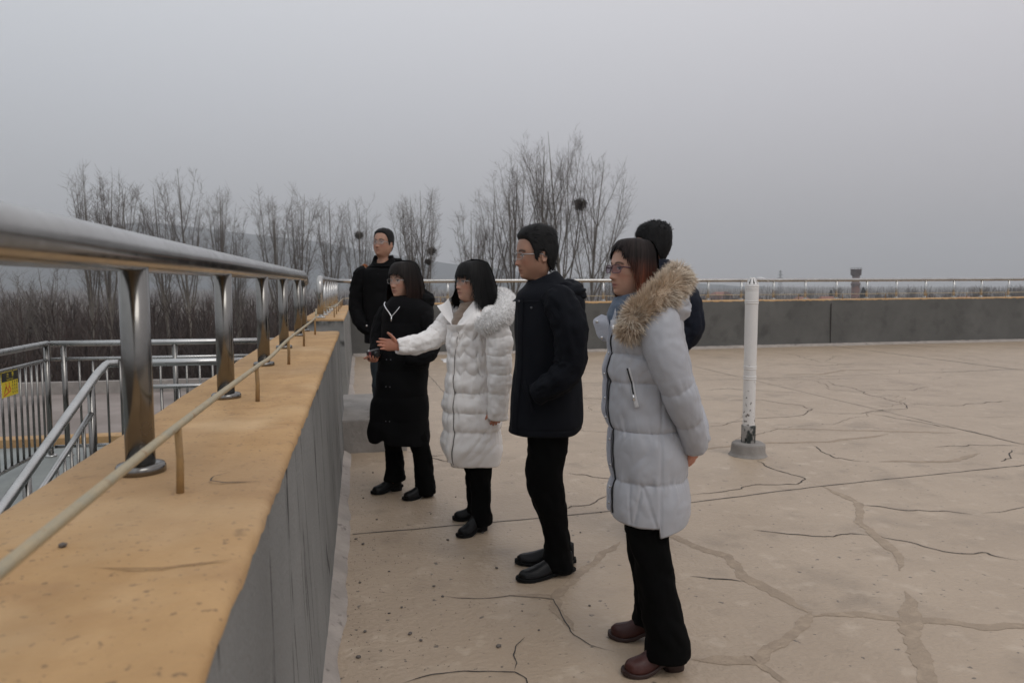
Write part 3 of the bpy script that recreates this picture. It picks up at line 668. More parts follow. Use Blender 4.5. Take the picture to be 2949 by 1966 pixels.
TREES = [  # x, y, top z, crown half width, lean, label
 (-13.75, 42.9, 8.9, .75, -.03, 'slim bare poplar rising above the rail, leftmost of the row'), (-12.95, 43.1, 8.6, .7, .02, 'slim bare poplar, second from the left, close beside the leftmost one'),
 (-11.95, 43.4, 7.9, 1.0, 0, 'bare poplar with a ragged open crown, third from the left'), (-10.1, 43.9, 8.2, .95, -.03, 'bare poplar with dense upright branches, fourth from the left'),
 (-8.9, 44.1, 8.6, 1.05, .01, 'bare poplar with a broom shaped crown, tallest above the middle of the near rail'), (-7.35, 44.4, 7.7, .8, .02, 'narrow bare poplar right of the broom shaped one'),
 (-6.3, 44.6, 6.1, .8, .05, 'small thin bare poplar just left of the wide gap in the row'), (-4.45, 44.8, 7.6, 1.3, -.04, 'wide bushy bare poplar just right of the gap in the row'),
 (-3.3, 44.9, 7.4, 1.0, .03, 'bare poplar merging with the bushy one above the rail joint'), (-1.5, 45.0, 6.7, .85, -.02, 'thin bare poplar above the corner of the railing'),
 (.15, 45.0, 7.0, 1.0, .0, 'bare poplar with a nest on its pole trunk left of the standing man'), (3.1, 44.9, 7.0, 1.3, -.03, 'bare poplar directly right of the standing man on the block'),
 (4.3, 44.8, 7.5, 1.15, .02, 'bare poplar with two nests behind the two women'), (6.4, 44.5, 6.7, 1.1, -.05, 'thin spreading bare poplar left of the tall clump'),
 (9.0, 44.1, 9.8, 1.5, -.02, 'tall bare poplar forming the left half of the big clump'), (10.6, 43.7, 10.1, 1.35, .0, 'tall bare poplar in the middle of the big clump'),
 (12.6, 43.2, 10.7, 1.7, .0, 'tallest bare poplar with the biggest nest behind the man in the navy coat'), (14.0, 42.7, 9.4, 1.9, .085, 'bare poplar leaning right at the right end of the big clump'),
 (-17.3, 42.0, 2.6, 1.1, .0, 'small bare tree seen under the near rail at the far left'), (-15.4, 42.5, 3.4, 1.2, .02, 'forked bare tree under the rail left of the first post'),
 (8.0, 47, 7.4, 1.2, -.04, 'bare poplar in the back row between the thin one and the big clump'),
 (16.2, 45.5, 4.6, 1.5, .08, 'low spreading bare tree right of the big clump')]
LIMBS = []
for i, (x, y, zt, W, lean, lab) in enumerate(TREES):
    z0 = -6.05; zt = 1.5 + (zt - 1.5) * (.2035 * x + .976 * y) / 45; H = zt - z0; tr_, cr_, lm_ = poplar(100 + i, H, W * (1.3 if i in (14, 15, 16, 17) else 1.05), lean, fork=.42 if i not in (18, 19) else .32, nl=14 if i in (14, 15, 16, 17, 7) else 11, dens=.95)
    o = empty('poplar_tree', (x - lean * .4 * H * .5, y, z0)); tag(o, lab, 'tree', 'bare poplars along the field edge')
    LIMBS.append(lm_ + np.array(o.location))
    tr_.build('trunk', MAT['bark'], o); cr_.build('crown', MAT['twig'], o)

def nest(x, y, z, s, seed, label):
    r = np.random.default_rng(seed); t = Twigs()
    for _ in range(230):
        a = unit(r.normal(0, 1, 3)); c = a * s * np.array([1, 1, .9]) * r.uniform(.25, .95); c[:2] *= np.clip(1 + c[2] / s * .6, .3, 1.2)
        d = unit(np.cross(a, r.normal(0, 1, 3)) + .35 * a) * s * r.uniform(.35, .95)
        t.add(np.array([c - d, c + d * .3, c + d]), np.array([.010, .011, .005]) * (s / .3), 3)
    o = t.build('bird_nest', MAT['nest']); A_ = np.vstack(LIMBS); d_ = np.abs(A_[:, 0] - x) * 1.0 + np.abs(A_[:, 2] - z) + .1 * np.abs(A_[:, 1] - y); o.location = A_[d_.argmin()] + np.array([0, -.08, .1]); return tag(o, label, 'nest', 'magpie nests in the poplars')
nest(.18, 44.9, 4.35, .26, 1, 'twig nest in the fork of the poplar left of the standing man')
nest(4.85, 44.6, 3.42, .27, 2, 'higher of the two twig nests behind the women')
nest(4.02, 44.7, 2.75, .2, 3, 'small lower twig nest just above the dark haired woman')
nest(12.87, 43.0, 6.22, .40, 4, 'largest twig nest high in the tallest poplar')

def thicket():
    r = np.random.default_rng(5); protos = []
    for k in range(7):
        t = Twigs(); H = 1.0
        S = grow((0, 0, 0), (r.normal(0, .05), r.normal(0, .05), 1), 1.0, 6, .3, .05, r); t.add(S, np.array([.0085, .008, .007, .0055, .004, .002]), 4)
        for _ in range(16):
            q = r.uniform(.15, .95); i = min(int(q * 5), 4); az = r.random() * 6.28
            P = grow(S[i] + (S[i + 1] - S[i]) * (q * 5 - i), (math.cos(az) * .55, math.sin(az) * .55, .8), r.uniform(.12, .32) * (1.2 - q * .6), 3, .5, .08, r); t.add(P, np.array([.0036, .003, .0016]), 3)
        protos.append((np.vstack(t.V), np.vstack(t.F)))
    Vs, Fs, n = [], [], 0
    cnt = 3000
    for i in range(cnt):
        u = r.random()
        Y = 36 + 90 * u ** 1.6; X = r.uniform(-.62 * Y - 8, min(.30 * Y, 26))
        if X > 6: h = r.uniform(2.5, 4.6)
        else: h = r.uniform(4.2, 7.0) * (1 - .0012 * (Y - 36))
        V, F = protos[r.integers(7)]; a = r.random() * 6.28; c, s_ = math.cos(a), math.sin(a)
        Q = V * np.array([h * 1.1, h * 1.1, h]); Q = np.stack([Q[:, 0] * c - Q[:, 1] * s_ + X, Q[:, 0] * s_ + Q[:, 1] * c + Y, Q[:, 2] - 6.3], 1)
        Vs.append(Q); Fs.append(F + n); n += len(Q)
    return np_mesh('sapling_thicket', np.vstack(Vs), np.vstack(Fs), MAT['sapling'])
tag(thicket(), 'dense brown thicket of leafless saplings below the poplars', kind='stuff')

# dry weeds and low brush on the ground between the saplings
def brush():
    r = np.random.default_rng(15); n = 26000
    Y = 27 + 110 * r.random(n) ** 1.5; X = r.uniform(-1, 1, n) * (.66 * Y + 8); h = r.uniform(.3, 1.5, n); a = r.random(n) * 6.28; wd = r.uniform(.01, .035, n)
    base = np.stack([X, Y, np.full(n, -6.2)], 1); dx = np.stack([np.cos(a) * wd, np.sin(a) * wd, 0 * a], 1)
    tip = base + np.stack([r.normal(0, .25, n), r.normal(0, .25, n), h], 1)
    V = np.stack([base - dx, base + dx, tip], 1).reshape(-1, 3); return np_mesh('dry_weeds', V, np.arange(3 * n).reshape(-1, 3), mk('dry_weeds', (.11, .078, .055), .95))
tag(brush(), 'dry brown weeds and brush covering the field', kind='stuff')

# ---- the village on the plain to the right
def at(az_x, d):  # ground point seen at picture column az_x (of 2352) at distance d: a bearing from the roof
    t = math.atan((az_x - 1176) / 1700.) + PSI
    return d * math.sin(t), d * math.cos(t)
wt = empty('water_tower', (*at(1963, 550), -12)); tag(wt, 'brick water tower with a wide tank standing above the far village', 'water tower')
b = MB(); b.grid(lathe([(2.75, 0), (2.6, 12), (2.6, 12.2)], 24), True, False, True); b.build('brick_shaft', MAT['brick'], wt)
b = MB(); b.grid(lathe([(2.6, 12.2), (3.0, 12.6), (3.0, 14.2), (2.4, 14.5), (2.4, 19.2)], 24), True, False, True); b.build('upper_shaft', MAT['brick_d'], wt)
b = MB(); b.grid(lathe([(2.4, 18.8), (3.35, 19.6), (3.45, 23.0), (3.65, 23.05), (3.65, 23.35), (3.3, 23.4)], 24), True, False, True); b.build('tank', MAT['brick_d'], wt)
b = MB()
for k in range(10):
    t = k * .628; b.tube([(3.5 * math.cos(t), 3.5 * math.sin(t), 23.3), (3.5 * math.cos(t), 3.5 * math.sin(t), 24.4)], .09, 5)
b.tube([(3.5 * math.cos(t), 3.5 * math.sin(t), 24.3) for t in np.linspace(0, 6.2832, 25)], .07, 5); b.build('roof_railing', MAT['iron'], wt)
for zz in (3, 7, 11, 16):
    for t in (math.pi * 1.15, math.pi * 1.6): b = MB(); b.box(-.4, .4, -.12, .12, zz, zz + 1.2); o = b.build('window', MAT['iron'], wt, False, (2.55 * math.cos(t), 2.55 * math.sin(t), 0), t + math.pi / 2)

py = empty('power_pylon', (*at(1790, 900), -12)); tag(py, 'thin lattice pylon showing above the far rail', 'pylon')
def lattice(parent, H, w0, w1, arms):
    b = MB()
    lv = np.linspace(0, 1, 9)
    for sx_ in (-1, 1):
        for sy_ in (-1, 1): b.tube([(sx_ * (w0 + (w1 - w0) * t), sy_ * (w0 + (w1 - w0) * t), H * t) for t in lv], .14, 4)
    for i in range(8):
        a, c = lv[i], lv[i + 1]; wa, wc = w0 + (w1 - w0) * a, w0 + (w1 - w0) * c
        for s in (-1, 1):
            b.tube([(-wa, s * wa, H * a), (wc, s * wc, H * c)], .08, 3); b.tube([(wa, s * wa, H * a), (-wc, s * wc, H * c)], .08, 3)
            b.tube([(s * wa, -wa, H * a), (s * wc, wc, H * c)], .08, 3)
    b.build('mast', MAT['iron'], parent)
    for h, l in arms:
        b = MB(); b.tube([(-l, 0, h), (0, 0, h + .7), (l, 0, h)], .14, 4); b.tube([(-l, 0, h), (l, 0, h)], .12, 4); b.build('cross_arm', MAT['iron'], parent)
lattice(py, 29, 2.2, .35, [(20, 4.2), (24, 3.4), (27.2, 2.4)])

def house(px, d, wd, dp, hw, hr, rz, lab, wall='housewall'):
    x, y = at(px, d); o = empty('village_house', (x, y, -12.1), rz); tag(o, lab, 'house', 'red roofed houses of the far village')
    b = MB(); b.box(-wd / 2, wd / 2, -dp / 2, dp / 2, 0, hw); b.build('wall', MAT[wall], o, False)
    e_ = .5; b = MB(); b.add([(-wd / 2 - e_, -dp / 2 - e_, hw), (wd / 2 + e_, -dp / 2 - e_, hw), (wd / 2 + e_, dp / 2 + e_, hw), (-wd / 2 - e_, dp / 2 + e_, hw), (-wd / 2 + dp * .22, 0, hw + hr), (wd / 2 - dp * .22, 0, hw + hr)],
        [(0, 1, 5, 4), (2, 3, 4, 5), (1, 2, 5), (3, 0, 4), (0, 3, 2, 1)]); b.build('roof', MAT['rooftile'], o, False)
    for k in range(int(wd / 3.2)):
        b = MB(); b.box(-.6, .6, -.06, .06, 0, 1.4); b.build('window', MAT['iron'], o, False, (-wd / 2 + 1.8 + k * 3.2, -dp / 2 - .03, 1.1))
    return o
house(1898, 430, 13, 8, 3.6, 3.4, .3, 'far house with a broad red hipped roof left of the water tower')
house(2096, 420, 9, 7, 3.4, 2.6, .1, 'small far house with an orange red roof right of the dark bush')
house(2135, 440, 13, 7, 3.6, 2.4, .15, 'long low far house with a red roof behind the railing')
house(1840, 470, 10, 7, 3.5, 2.6, .2, 'far red roofed house half hidden behind bare trees')
house(1720, 520, 12, 8, 3.5, 3, .4, 'far house seen just left of the vent pipe')
house(2215, 520, 12, 7, 3.5, 2.6, .0, 'far house at the right among dark bare trees')
house(1655, 600, 16, 9, 5, 2.5, .3, 'far house seen beside the shoulder of the man at the back', 'brick')

def conifer(px, d, H, W, seed, lab):
    r = np.random.default_rng(seed); x, y = at(px, d); o = empty('conifer_tree', (x, y, -12.1)); tag(o, lab, 'tree', 'dark conifers of the far village')
    b = MB(); b.tube([(0, 0, 0), (0, 0, H * .9)], [.3, .05], 6); b.build('trunk', MAT['bark'], o)
    n = 1500; t = r.random(n) ** .7; a = r.random(n) * 6.283; rad = W * (1 - t) ** .8 * r.uniform(.35, 1.05, n) + .1
    c = np.stack([rad * np.cos(a), rad * np.sin(a), .4 + t * (H - .4)], 1); s = r.uniform(.25, .6, n)[:, None]
    d1 = r.normal(0, 1, (n, 3)); d1 /= np.linalg.norm(d1, axis=1)[:, None]; d2 = np.cross(d1, r.normal(0, 1, (n, 3))); d2 /= np.linalg.norm(d2, axis=1)[:, None]
    V = np.stack([c - d1 * s, c + d1 * s, c + d2 * s * 1.3 - np.array([0, 0, .15])], 1).reshape(-1, 3); np_mesh('crown', V, np.arange(3 * n).reshape(-1, 3), MAT['conifer'], o)
conifer(1981, 430, 11.5, 3.0, 1, 'dark conifer right beside the foot of the water tower')
conifer(1907, 440, 10, 1.6, 2, 'slim dark conifer left of the water tower')
conifer(2042, 400, 4.6, 4.2, 3, 'low dark evergreen bush between the conifer and the small house')
conifer(1835, 480, 7.5, 1.8, 4, 'small dark conifer right of the vent pipe')

def far_tree(px, d, H, W, seed, lab):
    r = np.random.default_rng(seed); x, y = at(px, d); o = empty('bare_tree', (x, y, -12.1)); tag(o, lab, 'tree', 'bare trees on the far plain')
    t = Twigs(); t.add(grow((0, 0, 0), (0, 0, 1), H * .6, 5, .2, .03, r), np.linspace(.28, .12, 5), 5); t.build('trunk', MAT['bark'], o)
    t = Twigs()
    for k in range(26):
        z0 = H * r.uniform(.2, .6); az = r.random() * 6.28; tl = r.uniform(.3, 1.1); P = grow((0, 0, z0), (math.cos(az) * math.sin(tl), math.sin(az) * math.sin(tl), math.cos(tl)), min((H - z0), W * 1.5) * r.uniform(.7, 1.05), 5, .7, .08, r)
        t.add(P, np.linspace(.12, .05, 5), 3)
        for _ in range(9):
            i = r.integers(1, 4); az = r.random() * 6.28; t.add(grow(P[i], (math.cos(az) * .7, math.sin(az) * .7, .8), H * r.uniform(.1, .22), 3, .4, .1, r), np.array([.07, .055, .04]), 3)
    t.build('crown', MAT['twig'], o)
for i, (px, d, H, W, lab) in enumerate([(1921, 460, 12, 4.5, 'grey bare tree directly left of the water tower'), (2015, 480, 10, 4, 'bare tree right of the dark conifer'), (2047, 440, 11, 4.5, 'reddish bare tree above the dark evergreen bush'),
    (2094, 470, 12, 4, 'round bare tree above the small orange red roof'), (2175, 420, 11, 5, 'bare tree right of the long low house'), (2262, 330, 13.5, 5, 'dark bare tree nearer than its neighbours at the right'), (2240, 360, 13, 4.5, 'dark bare tree left of the nearest one at the right'),
    (2330, 340, 13.5, 5.5, 'large dark bare tree at the right end of the far rail'), (2352, 360, 13, 5, 'bare tree cut by the right picture edge'), (2292, 400, 11.5, 4.5, 'bare tree between the two dark ones at the right'), (1670, 380, 12, 2.6, 'thin bare tree between the back man and the vent pipe'), (1706, 400, 12.5, 2.6, 'thin bare tree close to the left of the vent pipe'),
    (1780, 520, 10, 4, 'bare tree below the pylon'), (1860, 520, 10, 4, 'bare tree behind the broad red roof'), (2130, 460, 11, 4.5, 'bare tree standing over the long low house')]):
    far_tree(px, d, H, W, 300 + i, lab)

def far_wood():
    r = np.random.default_rng(21); Vs = []
    for (d0, d1, n, h0, h1, x0, x1) in ((230, 480, 9000, 2.0, 6.5, 1500, 2500), (480, 900, 7000, 3, 8, -200, 2600), (900, 2000, 6000, 4, 13, -200, 2600), (150, 330, 6000, 1.2, 3.5, 800, 2500)):
        d = r.uniform(d0, d1, n); px = r.uniform(x0, x1, n); cl = vnoise(np.stack([px / 55, d / 60, 0 * d], -1)); h = (h0 + (h1 - h0) * np.clip(cl * .9 + .35, 0, 1)) * r.uniform(.6, 1.1, n)
        t = np.arctan((px - 1176) / 1700) + PSI; X = d * np.sin(t); Y = d * np.cos(t); zb = -6.3 - np.clip((d - 130) / 320, 0, 1) * 6
        wd = r.uniform(.1, .35, n) * (d / 350) ** .5; a = r.random(n) * 6.28; dx = np.stack([np.cos(a) * wd, np.sin(a) * wd, 0 * a], 1)
        base = np.stack([X, Y, zb], 1); lean = np.stack([r.normal(0, .3, n) * h * .5, r.normal(0, .3, n) * h * .5, h], 1)
        Vs.append(np.stack([base - dx, base + dx, base + lean + dx * .3, base + lean - dx * .3], 1).reshape(-1, 3))
    V = np.vstack(Vs); return np_mesh('far_wood', V, np.arange(len(V)).reshape(-1, 4), MAT['farbrush'])
tag(far_wood(), 'hazy band of leafless woodland across the far plain', kind='stuff')

# ---- the air
HAZE = .00038
b = MB(); b.box(-3300, 3300, -500, 3400, -16, 228); hz = b.build('haze', None, None, False); tag(hz, 'pale winter haze over the plain', kind='stuff')
hm = bpy.data.materials.new('haze'); hm.use_nodes = True; n_ = hm.node_tree.nodes; n_.remove(n_['Principled BSDF'])
pv = n_.new('ShaderNodeVolumePrincipled'); pv.inputs['Density'].default_value = HAZE; pv.inputs['Color'].default_value = (.95, .975, 1.0, 1); pv.inputs['Anisotropy'].default_value = 0
hm.node_tree.links.new(pv.outputs[0], n_['Material Output'].inputs['Volume']); hz.data.materials.append(hm)
# ================================================================== PEOPLE
SKIN = dict(f=(.45, .262, .188), m=(.37, .205, .14))
def cloth(name, col, rough=.7, sheen=.15, col2=None, bump=.25, bs=260, spec=.4, **k):
    return mk(name, col, rough, col2=col2 or tuple(c * .86 for c in col), ns=7, bump=bump, bs=bs, spec=spec, sheen=sheen, dist=.004, **k)
MAT['skin'] = mk('skin', (1, 1, 1), .48, attr=True, spec=.4, bump=.08, bs=400, dist=.002)
_b = MAT['skin'].node_tree.nodes['Principled BSDF']; _b.inputs['Subsurface Weight'].default_value = .12; _b.inputs['Subsurface Radius'].default_value = (.012, .005, .003); _b.inputs['Subsurface Scale'].default_value = .6
MAT['black_cloth'] = cloth('black_cloth', (.0036, .0036, .0042), .85, .0, spec=.12)
MAT['navy_cloth'] = cloth('navy_cloth', (.0042, .0052, .0085), .8, .0, spec=.16)
MAT['navy2'] = cloth('dark_blue_cloth', (.0055, .008, .0165), .7, .0, spec=.2)
MAT['trouser'] = cloth('black_trouser', (.003, .003, .003), .9, .0, spec=.08)
MAT['white_shell'] = cloth('white_shell', (.86, .83, .805), .38, .05, col2=(.81, .78, .755), bump=.45, bs=26)
MAT['grey_shell'] = cloth('lavender_grey_shell', (.405, .41, .438), .5, .05, col2=(.37, .374, .40), bump=.4, bs=22)
MAT['grey_knit'] = cloth('grey_knit', (.40, .41, .46), .8, .2, bump=.8, bs=220)
MAT['denim'] = cloth('denim_scarf', (.10, .135, .19), .85, .2, bump=.6, bs=200)
MAT['jeans'] = cloth('dark_teal_jeans', (.022, .034, .042), .85, .1)
MAT['tan_knit'] = cloth('tan_knit', (.22, .165, .125), .85, .3, bump=.6, bs=150)
MAT['leather'] = mk('black_leather', (.005, .005, .0055), .36, spec=.22, bump=.1, bs=150)
MAT['rubber'] = mk('black_sole', (.006, .006, .006), .85, spec=.2)
MAT['brown_leather'] = mk('oxblood_leather', (.06, .018, .014), .38, spec=.3, col2=(.04, .013, .011), ns=9, bump=.15, bs=90)
MAT['brown_sole'] = mk('dark_brown_sole', (.03, .014, .012), .6)
MAT['hair'] = mk('hair', (1, 1, 1), .58, attr=True, spec=.16)
MAT['fur'] = mk('fur', (1, 1, 1), .8, attr=True, spec=.2)
MAT['metal'] = mk('bright_metal', (.7, .7, .7), .25, 1.0)
MAT['frame_thin'] = mk('thin_metal_frame', (.35, .34, .34), .3, 1.0)
MAT['frame_plum'] = mk('plum_frame', (.07, .025, .035), .35)
MAT['zip'] = mk('pale_zip', (.55, .55, .56), .5)
MAT['zip_dark'] = mk('grey_zip', (.14, .13, .125), .6)
MAT['dark'] = mk('dark_gap', (.02, .02, .022), .9)
def lens_mat(name, tint, alpha):
    m = bpy.data.materials.new(name); m.use_nodes = True; N = m.node_tree.nodes; L = m.node_tree.links; N.remove(N['Principled BSDF'])
    t = N.new('ShaderNodeBsdfTransparent'); t.inputs[0].default_value = (*tint, 1); g = N.new('ShaderNodeBsdfGlossy'); g.inputs['Roughness'].default_value = .03
    x = N.new('ShaderNodeMixShader'); x.inputs[0].default_value = alpha; L.new(t.outputs[0], x.inputs[1]); L.new(g.outputs[0], x.inputs[2]); L.new(x.outputs[0], N['Material Output'].inputs[0]); return m
MAT['lens_clear'] = lens_mat('clear_lens', (.95, .96, .97), .05); MAT['lens_plum'] = lens_mat('tinted_lens', (.68, .60, .68), .06)

# ---- head: rows of (z, front, back, half width), metres, for a head .24 m tall
HEAD = np.array([(.1245, -.008, -.016, .004), (.1235, .012, -.040, .024), (.119, .034, -.062, .042), (.108, .057, -.081, .058), (.09, .074, -.095, .069), (.065, .085, -.102, .0755), (.04, .0905, -.104, .078), (.02, .092, -.102, .0785),
    (.0, .0895, -.098, .077), (-.02, .089, -.091, .0745), (-.042, .0875, -.081, .0715), (-.062, .0865, -.070, .067), (-.082, .084, -.062, .059), (-.098, .081, -.058, .050), (-.109, .076, -.0565, .043), (-.1155, .066, -.056, .040), (-.121, .046, -.0565, .043), (-.128, .030, -.057, .048), (-.15, .024, -.060, .051), (-.19, .022, -.066, .055), (-.235, .024, -.075, .066)])
def head_profile(z):
    H = HEAD[::-1]; return [np.interp(z, H[:, 0], H[:, k]) for k in (1, 2, 3)]
def g2(y, z, y0, z0, sy, sz): return np.exp(-((y - y0) / sy) ** 2 - ((z - z0) / sz) ** 2)
def head_grid(female=False, fat=1.0, nose=1.0):
    t = np.linspace(0, 1, 120); zt = np.interp(t, np.linspace(0, 1, len(HEAD)), HEAD[:, 0])
    k = np.exp(-.5 * (np.arange(-6, 7) / 2.2) ** 2); k /= k.sum()
    sm = lambda a: np.convolve(np.pad(a, 6, mode='edge'), k, 'valid')
    z = sm(zt); z[0] = HEAD[0, 0]
    xf, xb, wv = [sm(np.interp(t, np.linspace(0, 1, len(HEAD)), HEAD[:, q])) for q in (1, 2, 3)]
    if female: wv = wv * np.where(z < -.03, .95, 1)
    wv = wv * np.where((z < .0) & (z > -.12), fat, 1)
    th = np.linspace(0, 2 * math.pi, 112, endpoint=False); c, s = np.cos(th), np.sin(th)
    xc = np.where(z > -.12, -.006, -.02)[:, None]
    front = c[None] > 0
    ef = np.interp(z, [-.13, -.105, -.06, .02, .12], [2.0, 1.9, 2.25, 2.35, 2.1])[:, None]
    X = np.where(front, xc + (xf[:, None] - xc) * np.abs(c[None]) ** (2 / ef), xc + (xb[:, None] - xc) * np.abs(c[None]))
    Y = wv[:, None] * np.sign(s[None]) * np.abs(s[None]) ** np.where(front, 2 / ef, 1.0)
    Z = np.repeat(z[:, None], len(th), 1)
    f = (X > .02); A = np.abs(Y); d = np.zeros_like(X)
    d += .0035 * g2(A, Z, .022, .024, .022, .008)                       # brow
    d += -.0105 * g2(A, Z, .031, .003, .0145, .0105)                    # eye sockets
    d += .0065 * g2(A, Z, .031, .001, .0125, .0068)                     # eyelids
    d += .0035 * g2(A, Z, .046, -.028, .018, .02)                       # cheekbones
    zz = np.clip((.016 - Z) / .058, 0, 1)
    d += nose * (.004 + .0185 * zz ** 1.25) * np.exp(-(Y / (.0075 + .0055 * zz)) ** 2) * np.clip((.030 - Z) / .014, 0, 1) * np.clip((Z + .0555) / .010, 0, 1)
    d += nose * .0085 * g2(A, Z, .0125, -.0425, .0062, .0075)           # nostril wings
    d += -.004 * g2(Y, Z, 0, -.056, .006, .006)
    d += .0068 * g2(Y, Z, 0, -.0665, .019, .0055) - .0046 * g2(Y, Z, 0, -.0728, .022, .0026) + .0068 * g2(Y, Z, 0, -.0795, .0165, .0055)
    d += -.004 * g2(Y, Z, 0, -.0885, .02, .005) + .0055 * g2(Y, Z, 0, -.103, .016, .010)
    d += -.003 * g2(A, Z, .037, -.062, .007, .016)
    X = X + d * f
    return np.stack([X, Y, Z], -1)
def ear(sgn):
    m = []
    th = np.linspace(0, 2 * math.pi, 20, endpoint=False)
    for r, o in ((.05, 0), (.8, .004), (1, .011), (.92, .0165), (.72, .0155), (.5, .009), (.1, .0075)):
        m.append([(-.014 + .0155 * r * math.cos(t) - .004 * r * math.sin(t), sgn * (.071 + o + .004 * (-math.cos(t)) * r), -.010 + (.031 if math.sin(t) > 0 else .029) * r * math.sin(t)) for t in th])
    m.append([(-.014, sgn * .065, -.01)] * 20)
    return np.array(m)
def rotm(yaw, pitch=0, roll=0):
    cy, sy = math.cos(yaw), math.sin(yaw); cp, sp = math.cos(pitch), math.sin(pitch); cr, sr = math.cos(roll), math.sin(roll)
    Rz = np.array([[cy, -sy, 0], [sy, cy, 0], [0, 0, 1]]); Ry = np.array([[cp, 0, -sp], [0, 1, 0], [sp, 0, cp]]); Rx = np.array([[1, 0, 0], [0, cr, -sr], [0, sr, cr]])
    return Rz @ Ry @ Rx
class Head:
    def __init__(s, c, yaw, scale, pitch=0, roll=0, female=False, fat=1.0, nose=1.0):
        s.c = np.array(c, float); s.R = rotm(R(yaw), R(pitch), R(roll)); s.s = scale; s.female = female; s.fat = fat; s.nose = nose
    def out(s, P): return (np.asarray(P, float) * s.s) @ s.R.T + s.c
    def loc(s, P): return ((np.asarray(P, float) - s.c) @ s.R) / s.s

def hand_parts(b, wrist, d, n, thumb, sc=1.0, curl=(.15, .15, .15, .18), spread=.05, tcurl=.3, tang=.75, lens=(.072, .080, .075, .060)):
    """wrist point, finger direction d, palm normal n (palm faces n), thumb=side vector"""
    d = unit(np.array(d, float)); n = np.array(n, float); n = unit(n - d * (n @ d)); t = np.array(thumb, float); t = unit(t - d * (t @ d) - n * (t @ n)); w0 = np.array(wrist, float)
    P = [w0 - d * .02 * sc, w0, w0 + d * .03 * sc, w0 + d * .06 * sc, w0 + d * .088 * sc, w0 + d * .096 * sc]; rr = np.array([.024, .026, .036, .042, .041, .034]) * sc
    T = np.array(P)[:, None] + rr[:, None, None] * (t[None, None] * np.cos(np.linspace(0, 6.2832, 18, endpoint=False))[None, :, None]) + (np.array([.019, .019, .017, .0155, .0125, .009]) * sc)[:, None, None] * n[None, None] * np.sin(np.linspace(0, 6.2832, 18, endpoint=False))[None, :, None]
    b.grid(T, True, True, True)
    for k, off in enumerate((.030, .0105, -.0095, -.0285)):
        base = w0 + d * (.080 - .004 * abs(k - 1)) * sc + t * off * sc; dd = unit(d + t * spread * (1.4 - k)); q = base; pts = [q - dd * .012 * sc]; L_ = lens[k] * sc; c = curl[k]
        pts.append(q)
        for fr, cc in ((.44, c * .8), (.31, c * 1.2), (.25, c)):
            dd = unit(dd * math.cos(cc) + n * math.sin(cc)); q = q + dd * L_ * fr; pts.append(q)
        b.tube(pts, np.array([.0092, .0092, .0086, .0078, .0058]) * sc * (.86 if k == 3 else 1), 10)
    q = w0 + d * .028 * sc + t * .026 * sc + n * .004 * sc; dd = unit(d * math.cos(tang) + t * math.sin(tang) + n * .25); pts = [q - dd * .018 * sc, q]
    for fr in (.040, .031, .024):
        q = q + dd * fr * sc; pts.append(q); dd = unit(dd * math.cos(tcurl) + d * math.sin(tcurl))
    b.tube(pts, np.array([.0135, .0145, .0112, .0102, .0072]) * sc, 10)

def remesh(me, vox, it=2):
    o = bpy.data.objects.new('tmp', me); COL.objects.link(o)
    m = o.modifiers.new('r', 'REMESH'); m.mode = 'VOXEL'; m.voxel_size = vox; m.use_smooth_shade = True
    if it:
        s = o.modifiers.new('s', 'SMOOTH'); s.iterations = it; s.factor = .5
    dg = bpy.context.evaluated_depsgraph_get(); r = bpy.data.meshes.new_from_object(o.evaluated_get(dg)); bpy.data.objects.remove(o); bpy.data.meshes.remove(me); return r

